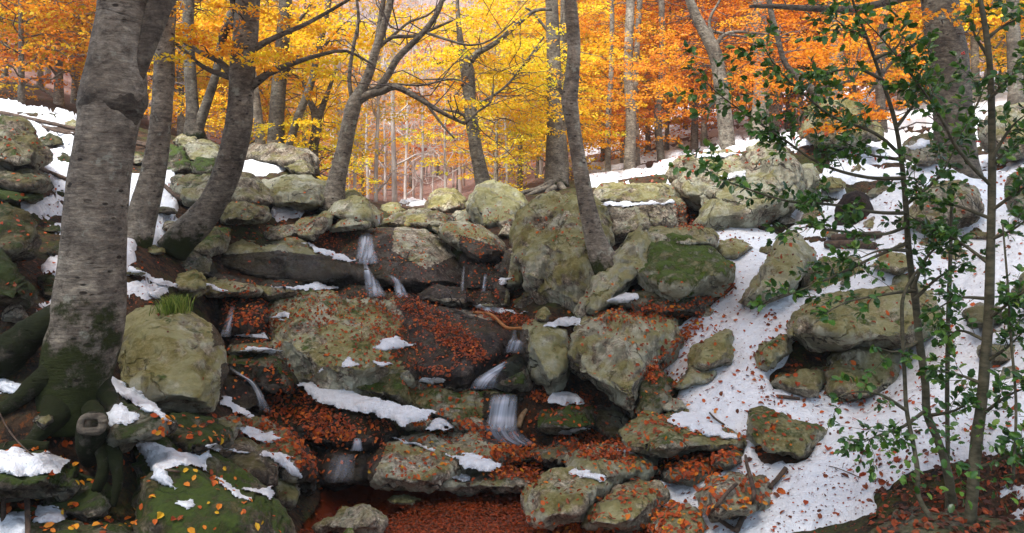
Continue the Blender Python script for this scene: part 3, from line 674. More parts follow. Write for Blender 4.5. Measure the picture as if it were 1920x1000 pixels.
spec(S, 'stone with leaves left of the snowy leaf bank', 6.3, .5, [(1335, 870), (1350, 850), (1385, 845), (1395, 868), (1360, 880)], tone=.7)
spec(B, 'dark leafy bank at the foot of the hollies', 4.6, 1.0, [(1640, 1000), (1690, 965), (1780, 945), (1900, 945), (1980, 965), (1980, 1070), (1640, 1070)], tone=.45, lean=1.0, green=.3)
_r = random.Random(42)
for _k, (_x, _y, _d, _w) in enumerate([(1560, 345, 12, 26), (1610, 318, 13, 22), (1655, 360, 11.5, 30), (1588, 300, 14.5, 20), (1640, 420, 10.6, 24), (1530, 405, 11.6, 28), (1478, 412, 12, 24), (1565, 440, 10.6, 20), (1690, 470, 9.4, 22), (1748, 455, 9.5, 30),
        (1790, 480, 9, 26), (1830, 440, 9.5, 24), (1885, 450, 9.2, 30), (1760, 520, 8.4, 20), (1870, 330, 11.8, 34), (1905, 300, 12.5, 24), (1720, 330, 12.6, 22), (1660, 275, 15.5, 18), (1745, 290, 13.4, 22), (1900, 700, 5.8, 24),
        (1440, 470, 10.4, 18), (1590, 530, 8.6, 16), (1790, 640, 7, 18)]):
    _h = _w * _r.uniform(.42, .7)
    spec('stone', 'small dark half buried stone poking out of the snow behind the hollies', _d, _w * 2 * _d / F, [(_x - _w, _y + _h * .5), (_x - _w * .7, _y - _h * _r.uniform(.2, .7)), (_x + _w * _r.uniform(-.2, .2), _y - _h), (_x + _w * .8, _y - _h * _r.uniform(.1, .6)), (_x + _w, _y + _h * .5), (_x, _y + _h * .8)],
         tone=_r.uniform(.5, .95), group='half buried stones in the snow behind the hollies', moss=_r.uniform(.2, .7))
for _k, (_x, _y, _d, _w) in enumerate([(92, 265, 12.5, 26), (40, 245, 13, 24), (118, 300, 11.5, 20), (110, 365, 9.6, 22), (30, 372, 8.6, 20), (95, 430, 8.4, 20), (108, 470, 7.6, 22), (255, 300, 12.5, 20), (262, 345, 11.4, 18), (310, 395, 10, 22), (322, 425, 9.6, 18), (255, 510, 7.4, 18), (290, 470, 8.6, 20), (140, 235, 14.5, 26), (180, 222, 16.5, 26)]):
    _h = _w * _r.uniform(.35, .6)
    spec('stone', 'small dark half buried stone on the snowy bank around the slim leaning beech', _d, _w * 2 * _d / F, [(_x - _w, _y + _h * .5), (_x - _w * .7, _y - _h * _r.uniform(.2, .7)), (_x + _w * _r.uniform(-.2, .2), _y - _h), (_x + _w * .8, _y - _h * _r.uniform(.1, .6)), (_x + _w, _y + _h * .5), (_x, _y + _h * .8)],
         tone=_r.uniform(.45, .8), group='half buried stones on the snowy bank at the left', moss=_r.uniform(.3, .8), green=.3)
# ------------------------------------------------------------------ terrain
GP = []      # rows u, depth, z
def gp(px, py, d): GP.append(((px - 960) / F, d, HC - (py - HY) / F * d))
def gz(px, d, z): GP.append(((px - 960) / F, d, z))
for a in [(700, 7.0, -.28), (850, 6.9, -.28), (960, 6.4, -.25), (640, 6.1, -.3), (780, 5.6, -.28), (950, 5.4, -.25), (560, 5.6, -.1), (1060, 5.6, -.12), (1150, 5.4, .02),
          (300, 3.6, .55), (960, 4.0, -.25), (700, 4.2, -.2), (1500, 3.9, .45), (1900, 3.4, .88), (0, 3.3, .85), (960, 2.0, .3), (200, 2.0, .9), (1700, 2.0, .95), (-700, 2, 1.3), (2700, 2, 1.3),
          (-700, 5, 2.4), (-700, 10, 4.2), (-700, 20, 8), (-700, 45, 18), (-700, 90, 32), (-700, 175, 66), (2700, 5, 2.1), (2700, 10, 3.6), (2700, 20, 7), (2700, 45, 16), (2700, 90, 30), (2700, 175, 66)]: gz(*a)
for a in [(150, 740, 4.6), (60, 720, 4.6), (30, 900, 4.2), (0, 1000, 3.9), (250, 800, 5.0), (200, 960, 4.2), (330, 830, 5.4), (420, 760, 6.3), (480, 800, 6.6), (540, 860, 6.9), (570, 905, 7.1), (420, 880, 5.9),
          (240, 500, 7.5), (280, 545, 7.3), (340, 610, 7.6), (100, 400, 9), (0, 400, 8.5), (0, 225, 14), (130, 215, 16), (0, 480, 7.5), (60, 560, 6), (0, 620, 5.2), (100, 300, 11.5), (290, 420, 9.5),
          (350, 455, 9.5), (300, 310, 13), (350, 275, 15), (440, 310, 14), (540, 305, 16), (600, 345, 16),
          (500, 415, 12), (620, 425, 12.6), (700, 428, 13.2), (790, 425, 13.2), (690, 556, 11.2), (830, 565, 10.8), (600, 545, 11), (420, 545, 10), (450, 605, 9), (400, 570, 9.2), (500, 770, 8), (640, 768, 8.2), (600, 728, 8.45), (700, 764, 8.3), (790, 790, 8.1), (640, 835, 7.6),
          (560, 835, 7.5), (660, 850, 7.5), (740, 565, 10.5), (850, 655, 9.3), (700, 650, 9.3), (600, 610, 9.6), (540, 690, 8.6), (900, 728, 8.7), (975, 645, 9.2), (1000, 575, 10.5), (945, 748, 8.5), (945, 835, 8.1), (760, 800, 8), (1000, 885, 7.5),
          (1030, 835, 8), (1100, 805, 8.3), (1060, 765, 8.6), (1160, 855, 7.7), (1240, 875, 7), (1250, 965, 6), (1300, 905, 6.3), (1400, 855, 6.3), (1500, 950, 5.4), (1300, 1000, 5.5), (1650, 1000, 4.6), (1600, 850, 5.8), (1700, 780, 5.8), (1900, 800, 5),
          (1800, 950, 4.3), (1500, 745, 7), (1350, 745, 7.2), (1250, 705, 8.2), (1400, 600, 8.6), (1330, 560, 9.5), (1380, 500, 10), (1330, 435, 12), (1450, 425, 12), (1600, 470, 10), (1600, 400, 12), (1750, 580, 7.8), (1900, 600, 7), (1850, 480, 9),
          (1900, 400, 10), (1800, 330, 12.5), (1700, 300, 14), (1650, 255, 17), (1900, 255, 14), (1160, 560, 10), (1290, 430, 12.3),
          (1000, 372, 16), (1040, 347, 20), (900, 382, 16), (780, 394, 18), (1150, 348, 18), (1250, 320, 20), (1350, 290, 20), (1200, 340, 18), (1450, 270, 20),
          (740, 393, 24), (740, 384, 40), (1300, 205, 38), (1200, 290, 30), (1120, 320, 30), (1000, 345, 30), (0, 192, 18), (100, 200, 22), (400, 282, 20), (400, 262, 30), (0, 120, 40), (730, 345, 60), (730, 200, 100), (730, 2, 170),
          (300, 90, 100), (300, -60, 175), (1200, 100, 80), (1200, -60, 175), (1700, 60, 60), (1600, -160, 175), (0, -60, 80), (-200, -160, 175), (1000, 170, 100), (1000, -30, 175), (1900, 120, 40), (1550, 200, 30)]: gp(*a)
for name, label, d, th, poly, kw in SPECS:      # the soil beds every stone
    if 'submerged' in label or 'in the pool' in label or 'tiny bright' in label: continue
    q = np.array(poly, float); y0, y1 = q[:, 1].min(), q[:, 1].max(); x0, x1 = q[:, 0].min(), q[:, 0].max()
    if y1 - y0 < 25: gp((x0 + x1) / 2, y0 + 0.8 * (y1 - y0), d - 0.1 * th)
    else:
        gp(x0 * .7 + x1 * .3, y0 + 0.80 * (y1 - y0), d - 0.1 * th)
        gp(x0 * .3 + x1 * .7, y0 + 0.80 * (y1 - y0), d - 0.1 * th)
GP = np.array(GP)

class TPS:
    """thin-plate surface through scattered ground heights, in (direction, log depth)"""
    def __init__(self, P, lam=6e-3):
        self.Q = np.stack([P[:, 0] * 1.6, np.log(P[:, 1])], -1)
        n = len(P)
        K = self.k(self.Q, self.Q) + lam * np.eye(n)
        A = np.zeros((n + 3, n + 3)); A[:n, :n] = K
        A[:n, n] = 1; A[:n, n + 1:] = self.Q; A[n:, :n] = A[:n, n:].T
        # heights are fitted as elevation angles, which keeps far ground from swamping the near
        b = np.zeros(n + 3); b[:n] = (P[:, 2] - HC) / P[:, 1]
        self.w = np.linalg.solve(A, b)
    @staticmethod
    def k(A, B):
        r2 = ((A[:, None, :] - B[None, :, :]) ** 2).sum(-1) + 1e-12
        return 0.5 * r2 * np.log(r2)
    def __call__(self, u, d):
        sh = np.shape(u)
        q = np.stack([np.ravel(u) * 1.6, np.log(np.ravel(d))], -1)
        out = np.zeros(len(q))
        for s in range(0, len(q), 40000):
            qq = q[s:s + 40000]
            out[s:s + 40000] = self.k(qq, self.Q) @ self.w[:-3] + self.w[-3] + qq @ self.w[-2:]
        return (out * np.ravel(d) + HC).reshape(sh)
ground = TPS(GP)

NU, ND = 560, 440
gu = np.linspace(-1.05, 1.05, NU)
gd = np.exp(np.linspace(math.log(1.6), math.log(172), ND))
U, D = np.meshgrid(gu, gd)
GX, GY = U * D, D
GZ = ground(U, D)
pt = np.stack([GX, GY, np.zeros_like(GX)], -1)
amp = np.clip(D / 9, 0.6, 6)
wl = 1.0 / np.clip(D / 8, 0.7, 8)
GZ = GZ + amp * (0.055 * fbm(pt * 1.1, 4, 3) * np.minimum(1, 12 / D) + 0.030 * fbm(pt * 4.0, 3, 5) * np.clip(14 / D, 0, 1)) + np.clip((D - 25) / 60, 0, 1) * 1.5 * fbm(pt * 0.08, 4, 9)
GPX, GPY = proj(np.stack([GX, GY, GZ], -1))
POOLPOLY = [(530, 915), (590, 905), (690, 912), (840, 912), (1000, 905), (1010, 930), (985, 970), (1000, 1010), (1100, 1080), (560, 1080), (545, 1000)]
def grid_faces(nr, nc):
    i = np.arange(nr - 1)[:, None]; j = np.arange(nc - 1)[None, :]
    return np.stack([i * nc + j, i * nc + j + 1, (i + 1) * nc + j + 1, (i + 1) * nc + j], -1).reshape(-1, 4)
mb = MB()
mb.add(np.stack([GX, GY, GZ], -1), None, grid_faces(ND, NU))
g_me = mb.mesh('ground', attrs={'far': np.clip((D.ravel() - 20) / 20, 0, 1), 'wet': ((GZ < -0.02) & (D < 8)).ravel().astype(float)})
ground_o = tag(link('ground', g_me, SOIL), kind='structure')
# the same ground goes on behind the camera
mb = MB()
hx, hy = np.meshgrid(np.linspace(-60, 60, 49), np.linspace(-60, 1.7, 31))
hz = 0.65 + 0.006 * (hx ** 2) - 0.02 * np.minimum(hy, 0) * -0.4 + 0.25 * fbm(np.stack([hx, hy, hx * 0], -1) * 0.3, 3, 4) - 0.12
mb.add(np.stack([hx, hy, hz], -1), None, grid_faces(31, 49))
tag(link('forest_floor', mb.mesh('forest_floor', attrs={'far': np.full(hx.size, 0.6), 'wet': np.zeros(hx.size)}), SOIL), kind='structure')

# ------------------------------------------------------------------ boulders and stones
_ico = {}
def ico(n):
    if n not in _ico:
        b = bmesh.new(); bmesh.ops.create_icosphere(b, subdivisions=n, radius=1.0)
        b.verts.ensure_lookup_table()
        v = np.array([x.co[:] for x in b.verts]); f = np.array([[x.index for x in q.verts] for q in b.faces])
        b.free(); _ico[n] = (v / np.linalg.norm(v, axis=1)[:, None], f)
    return _ico[n]

def hull_planes(P):
    b = bmesh.new()
    for p in P: b.verts.new(p)
    bmesh.ops.convex_hull(b, input=b.verts)
    b.normal_update()
    out = []
    c = P.mean(0)
    fs = sorted(b.faces, key=lambda f: -f.calc_area())
    for f in fs:
        n = np.array(f.normal[:])
        if np.linalg.norm(n) < 0.5: continue
        h = float(np.dot(n, np.array(f.verts[0].co[:]) - c))
        if h < 0: n, h = -n, -h
        if h < 1e-4: continue
        if any(np.dot(n, m) > 0.985 and abs(h - k) < 0.06 * max(h, k) for m, k in out): continue
        out.append((n, h))
    b.free()
    return c, np.array([o[0] for o in out]), np.array([o[1] for o in out])

WETPOLY = [  # where the stream runs over or seeps down the rock
    [(590, 440), (740, 425), (735, 470), (800, 505), (850, 480), (880, 500), (900, 560), (760, 560), (640, 560), (600, 520)],
    [(400, 480), (520, 470), (680, 490), (690, 540), (520, 540), (390, 520)],
    [(860, 440), (960, 470), (945, 570), (870, 570)],
    [(735, 556), (800, 560), (880, 590), (990, 620), (990, 690), (900, 735), (790, 720), (720, 650), (760, 600)],
    [(395, 560), (500, 570), (510, 640), (400, 650)],
    [(415, 680), (520, 690), (550, 780), (410, 780)],
    [(525, 770), (740, 775), (720, 850), (690, 915), (560, 915), (560, 840)],
    [(905, 735), (1005, 745), (1010, 840), (905, 830)],
    [(200, 940), (210, 940), (205, 950)],
    [(985, 860), (1050, 860), (1000, 900)],
]
MESHES_FOR_BVH = []     # (verts, faces) in world space
ROCKS = []
def rock(name, label, d, th, poly, lean=0.6, f=None, sharp=16, rough=1.0, sub=None, cat=None, group=None, cuts=0,
         moss=0.35, lich=0.45, green=0.15, tone=1.0, warm=0.15, shrink=0.62, wet=None):
    P2 = np.array(poly, float)
    y0, y1 = P2[:, 1].min(), P2[:, 1].max()
    cx, cy = P2.mean(0)
    def dep(py): return d + lean * th * ((y1 - py) / max(y1 - y0, 1) - 0.5)
    pts = [at(x, y, dep(y)) for x, y in P2]
    sharp *= 2.3
    seed = len(ROCKS) * 7 + 3
    rr = np.random.default_rng(seed)
    if f:
        pts += [at(x, y, dep(y) - k) for x, y, k in f]
    else:
        for x, y in P2:
            s = shrink + rr.uniform(-0.12, 0.12)
            xx, yy = cx + (x - cx) * s, cy + (y - cy) * s
            pts.append(at(xx, yy, dep(yy) - th * rr.uniform(0.38, 0.52)))
    for x, y in P2:
        s = 0.72 + rr.uniform(-0.1, 0.1)
        pts.append(at(cx + (x - cx) * s, cy + (y - cy) * s, dep(y) + th * rr.uniform(0.35, 0.5)))
    P = np.array(pts)
    c, Nn, H = hull_planes(P)
    ext = np.maximum((P.max(0) - P.min(0)) / 2, 0.03)
    size = float(np.cbrt(np.prod(ext)))
    spx = max(P2[:, 0].max() - P2[:, 0].min(), y1 - y0)
    if sub is None: sub = 6 if spx > 165 else (5 if spx > 38 else 4)
    v, fc = ico(sub)
    Dv = v * ext
    A = np.maximum(Dv @ Nn.T, 1e-6) / H
    r = (A ** sharp).sum(1) ** (-1.0 / sharp) * 1.075
    W = A ** sharp; W /= W.sum(1)[:, None]
    nor = W @ Nn; nor /= np.linalg.norm(nor, axis=1)[:, None] + 1e-9
    V = Dv * r[:, None]
    Q = V + c
    s = min(size, 0.8)
    lump = 0.105 * fbm(Q * (0.9 / s), 3, seed) + 0.062 * fbm(Q * (2.8 / s), 4, seed + 1, 0.6)
    disp = s * lump * rough + 0.020 * rough * fbm(Q * 12, 4, seed + 2, 0.6) 
    # joints: thin recessed lines where the granite has split
    for k in range(cuts):
        n = rr.normal(size=3); n[1] *= 0.3; n /= np.linalg.norm(n)
        t = Q @ n + 0.10 * s * fbm(Q * (2.2 / s), 3, seed + 9 + k) - c @ n - rr.uniform(-0.35, 0.35) * s
        disp -= 0.05 * s * np.exp(-(t / (0.020 * s + 0.006)) ** 2) + 0.02 * s * np.tanh(t / (0.05 * s))
    # flaking in shallow steps
    fl = fbm(Q * (1.7 / s), 2, seed + 31)
    for q_, a_ in ((-0.22, .022), (0.02, .030), (0.24, .026)): disp += a_ * s * rough * np.tanh((fl - q_) / 0.025)
    fl2 = fbm(Q * (4.5 / s) * np.array([1, 1, 1.6]), 2, seed + 41)
    disp += 0.012 * s * rough * np.tanh(fl2 / 0.04) 
    V = V + nor * disp[:, None]
    Wd = V + c
    px, py = proj(Wd)
    w = np.zeros(len(V))
    if wet is not None: w[:] = wet
    else:
        for wp in WETPOLY: w[in_poly(px, py, wp)] = 1.0
    mb = MB(); mb.add(V, fc)
    me = mb.mesh(name, attrs={'wet': w})
    o = link(name, me, ROCK, None, tuple(c))
    tag(o, label, cat or ('boulder' if name in ('boulder', 'mossy_boulder') else 'flat rock' if name == 'flat_rock' else 'stone'), group,
        moss=moss, lich=lich, green=green, tone=tone, warm=warm)
    MESHES_FOR_BVH.append((Wd, fc))
    ROCKS.append(o)
    return o

for name, label, d, th, poly, kw in SPECS:
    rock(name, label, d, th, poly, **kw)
# ------------------------------------------------------------------ snow lying on the ground
SNOWPOLY = [
    ([(1195, 712), (1215, 680), (1262, 630), (1312, 580), (1342, 548), (1366, 510), (1345, 470), (1320, 440), (1400, 412), (1440, 398), (1490, 375), (1530, 335), (1560, 300), (1600, 270), (1640, 235), (1700, 205), (1800, 215), (1900, 225), (2300, 230),
      (2300, 850), (1980, 862), (1900, 850), (1820, 862), (1745, 880), (1690, 905), (1640, 925), (1655, 965), (1560, 992), (1480, 1000), (1400, 1060), (1310, 1030), (1290, 965), (1235, 960), (1225, 905), (1265, 900), (1330, 895), (1380, 872), (1402, 852), (1342, 850), (1300, 805), (1268, 775), (1262, 740), (1290, 730), (1330, 720), (1250, 728)], 0.0),
    ([(-500, 180), (0, 214), (60, 226), (140, 240), (160, 330), (250, 330), (325, 325), (335, 420), (372, 458), (330, 472), (250, 465), (250, 500), (330, 530), (335, 590), (240, 565), (180, 610), (100, 590), (60, 605), (82, 520), (64, 480), (84, 430), (0, 375), (-500, 330)], 0.10),
    ([(-500, 145), (0, 190), (70, 206), (150, 222), (150, 246), (60, 230), (0, 218), (-500, 186)], 0.30),
    ([(500, 412), (515, 390), (560, 385), (590, 392), (560, 408), (520, 420)], 0.0),
    ([(440, 330), (450, 300), (520, 302), (560, 318), (530, 330), (470, 335)], 0.12),
    ([(1100, 352), (1090, 270), (1180, 240), (1300, 190), (1480, 170), (1660, 150), (1660, 270), (1500, 280), (1400, 295), (1262, 325), (1262, 350)], 0.30),
    ([(1640, 240), (1700, 140), (2200, 120), (2200, 250), (1900, 235)], 0.2),
    ([(745, 386), (755, 376), (795, 372), (800, 388)], 0.35),
    ([(1900, 975), (1930, 960), (1990, 960), (1990, 1010), (1890, 1000)], 0.05),
    ([(1640, 990), (1680, 965), (1720, 975), (1730, 1010), (1650, 1020)], 0.05),
    ([(1655, 885), (1672, 880), (1675, 915), (1660, 925)], 0.0), ([(1680, 915), (1720, 905), (1770, 890), (1800, 905), (1720, 925)], 0.08), ([(1860, 925), (1900, 905), (1960, 900), (1960, 940), (1890, 945)], 0.06), ([(1740, 840), (1800, 825), (1850, 840), (1790, 860)], 0.08),
]
Gp = np.stack([GX, GY, GZ], -1)
streak = 1.5 * fbm(np.stack([GX * 1.2, GY * 0.5, GZ * 5.0], -1), 5, 61, 0.65)
fine_n = fbm(Gp * 5, 4, 62, 0.6)
broad = fbm(Gp * 0.9, 3, 63)
T = np.full(GX.shape, -1.0)
def blur(a, n=2):
    for _ in range(n):
        a = (a + np.roll(a, 1, 0) + np.roll(a, -1, 0)) / 3
        a = (a + np.roll(a, 1, 1) + np.roll(a, -1, 1)) / 3
    return a
BARE = [[(1482, 640), (1605, 640), (1580, 690), (1552, 740), (1445, 735), (1440, 705), (1478, 680)], [(1408, 830), (1500, 850), (1545, 825), (1500, 872), (1430, 872)], [(1190, 840), (1400, 830), (1350, 895), (1240, 900)], [(1190, 545), (1375, 520), (1372, 545), (1330, 575), (1210, 600)], [(1260, 375), (1320, 385), (1322, 420), (1262, 425)],
        [(1490, 525), (1525, 490), (1512, 550), (1480, 575)], [(60, 300), (95, 335), (85, 375), (-60, 375), (-60, 300)], [(150, 205), (260, 215), (260, 250), (150, 235)]]
WX = 26 * fbm(Gp * 2.6, 4, 201, 0.6) * np.clip(9 / D, 0.3, 1.3); WY = 16 * fbm(Gp * 2.6, 4, 202, 0.6) * np.clip(9 / D, 0.3, 1.3)
for poly, gap in SNOWPOLY:
    inside = in_poly(GPX + WX, GPY + WY, poly)
    for hp in BARE: inside &= ~in_poly(GPX, GPY, hp)
    m = blur(inside.astype(float), 2)
    g2 = gap + 0.19 * np.clip((D - 8.6) / 3.5, 0, 1.3) * (GX > -1) + 0.10 * (GX < -1)
    t = m - 0.5 + 0.16 * fine_n + np.where(m > .5, (5.0 * g2 + 0.12) * streak - 1.2 * g2 + 0.10 * broad, 0)
    T = np.maximum(T, t)
TH = np.where(T > 0, 0.060 * (1 - np.exp(-T / 0.14)) * np.clip(D / 7, 0.6, 2.5), T * 0.25)
TH = TH + np.where(T > 0.05, 0.016 * fbm(Gp * 2.2, 3, 71) + 0.028 * fbm(Gp * 5.0, 3, 72), 0)
SZ = GZ + TH
vis = TH > -0.06
fc = grid_faces(ND, NU)
fc = fc[vis.ravel()[fc].any(1)]
used = np.unique(fc)
remap = np.full(GX.size, -1); remap[used] = np.arange(len(used))
SV = np.stack([GX, GY, SZ], -1).reshape(-1, 3)[used]
mb = MB(); mb.add(SV, None, remap[fc])
snow_o = tag(link('snow', mb.mesh('snow'), SNOW), kind='structure')

# ------------------------------------------------------------------ one ray-casting surface of everything that lies still
vs, fs, n0 = [], [], 0
gf = grid_faces(ND, NU)[: (ND - 1) * (NU - 1)]
keep = (D.ravel()[gf[:, 0]] < 40)
for V_, F_ in [(np.stack([GX, GY, np.maximum(GZ, SZ)], -1).reshape(-1, 3), gf[keep])]:
    vs.append(V_); fs += [tuple(r) for r in F_.tolist()]; n0 += len(V_)
N_GROUND_FACES = len(fs)
OWNER = []
for k, (V_, F_) in enumerate(MESHES_FOR_BVH):
    vs.append(V_); fs += [tuple(r) for r in (F_ + n0).tolist()]; n0 += len(V_)
BVH = BVHTree.FromPolygons(np.concatenate(vs).tolist(), fs)
CAMP = Vector((0, 0, HC))
def shoot(px, py):
    d = Vector(((px - 960) / F, 1.0, -(py - HY) / F)).normalized()
    h, n, i, t = BVH.ray_cast(CAMP, d)
    if h is None: return None
    if n.dot(d) > 0: n = -n
    return h, n, i
def drop(x, y, z):
    h, n, i, t = BVH.ray_cast(Vector((x, y, z)), Vector((0, 0, -1)))
    if h is None: return None
    if n.z < 0: n = -n
    return h, n, i

# ------------------------------------------------------------------ separate patches of snow on the stones
def snow_patch(label, poly, thick=0.035, step=3.0, wob=5.0, plane=False):
    P = np.array(poly, float)
    xs = np.arange(P[:, 0].min() - 2 * step, P[:, 0].max() + 2 * step + .1, step)
    ys = np.arange(P[:, 1].min() - 2 * step, P[:, 1].max() + 2 * step + .1, step / 2 if (P[:, 1].max() - P[:, 1].min()) < 30 else step * .75)
    XX, YY = np.meshgrid(xs, ys)
    nz = np.stack([XX / 17, YY / 9, 0 * XX + P[0, 0]], -1)
    XW = XX + 2.6 * wob * fbm(nz, 4, 81, 0.65); YW = YY + 1.7 * wob * fbm(nz, 4, 82, 0.65)
    ins = in_poly(XW, YW, poly)
    dist = poly_dist(XW, YW, poly) * np.where(ins, 1, -1)
    hit = np.full(XX.shape + (3,), np.nan)
    for i in range(XX.shape[0]):
        for j in range(XX.shape[1]):
            if dist[i, j] > -1.2 * step:
                h = shoot(XX[i, j], YY[i, j])
                if h: hit[i, j] = h[0]
    dep = hit[..., 1]
    ok = ~np.isnan(dep)
    # snow bridges small clefts: follow the nearest surface, smoothed
    big_ = np.where(ok, dep, 1e3)
    for _ in range(2):
        e_ = np.pad(big_, 1, mode='edge')
        big_ = np.minimum.reduce([big_, e_[:-2, 1:-1], e_[2:, 1:-1], e_[1:-1, :-2], e_[1:-1, 2:]])
    sm_ = np.where(big_ < 900, big_, np.nanmean(dep))
    for _ in range(7):
        e_ = np.pad(sm_, 1, mode='edge')
        sm_ = (2 * sm_ + e_[:-2, 1:-1] + e_[2:, 1:-1] + e_[1:-1, :-2] + e_[1:-1, 2:]) / 6
    dep = np.where(ok, np.minimum(sm_, dep), np.nan)
    hit = np.stack([(XX - 960) / F * dep, dep, HC - (YY - HY) / F * dep], -1)
    if plane:       # lies as one even bank over the stones under it
        A_ = np.stack([np.ones(ok.sum()), XX[ok], YY[ok]], -1)
        co_ = np.linalg.lstsq(A_, dep[ok], rcond=None)[0]
        co_[2] = min(co_[2], -0.009)
        pl_ = co_[1] * XX + co_[2] * YY
        pl_ += np.nanpercentile(np.where(ok, dep - pl_, np.nan), 12)
        dep = np.where(ok, pl_, np.nan)
        hit = np.stack([(XX - 960) / F * dep, dep, HC - (YY - HY) / F * dep], -1)
    wpx = np.nanmean(dep) / F
    t = np.where(dist > 0, thick * (1 - np.exp(-dist * wpx / (0.035))), dist * wpx * 0.5)
    pos = hit.copy(); pos[..., 2] += t
    pos[..., 1] -= np.clip(t, 0, 1) * 0.5
    # the rim is drawn in to the outline itself
    gy_, gx_ = np.gradient(dist, ys, xs)
    gl_ = np.hypot(gx_, gy_) + 1e-6
    out_ = dist < 0
    sx_ = np.where(out_, -dist * gx_ / gl_, 0); sy_ = np.where(out_, -dist * gy_ / gl_, 0)
    pos[..., 0] += np.nan_to_num(sx_ * dep / F); pos[..., 2] -= np.nan_to_num(sy_ * dep / F)
    pos[..., 2] = np.where(out_, pos[..., 2] - t - 0.004, pos[..., 2]); pos[..., 1] = np.where(out_, pos[..., 1] + 0.02, pos[..., 1])
    idx = np.full(XX.shape, -1); k = 0; V = []
    for i, j in zip(*np.nonzero(ok)): idx[i, j] = k; k += 1; V.append(pos[i, j])
    f4 = []
    for i in range(XX.shape[0] - 1):
        for j in range(XX.shape[1] - 1):
            q = [idx[i, j], idx[i, j + 1], idx[i + 1, j + 1], idx[i + 1, j]]
            if min(q) < 0: continue
            ds = [dep[i, j], dep[i, j + 1], dep[i + 1, j + 1], dep[i + 1, j]]
            if max(ds) - min(ds) > 0.6: continue
            if max(dist[i, j], dist[i, j + 1], dist[i + 1, j + 1], dist[i + 1, j]) < 0: continue
            f4.append(q[::-1])
    if not f4: return
    # one patch is one piece: keep the largest connected part
    par = list(range(k))
    def find(a):
        while par[a] != a: par[a] = par[par[a]]; a = par[a]
        return a
    for q in f4:
        for b_ in q[1:]: par[find(b_)] = find(q[0])
    roots = [find(q[0]) for q in f4]
    best = max(set(roots), key=roots.count)
    f4 = [q for q, r_ in zip(f4, roots) if r_ == best]
    us = sorted({a for q in f4 for a in q}); mp = {a: i for i, a in enumerate(us)}
    V = [V[a] for a in us]; f4 = [[mp[a] for a in q] for q in f4]
    mb = MB(); mb.add(np.array(V), None, np.array(f4))
    c = np.array(V).mean(0)
    o = link('snow_patch', mb.mesh('snow_patch', c), SNOW, None, tuple(c))
    tag(o, label, 'snow patch')
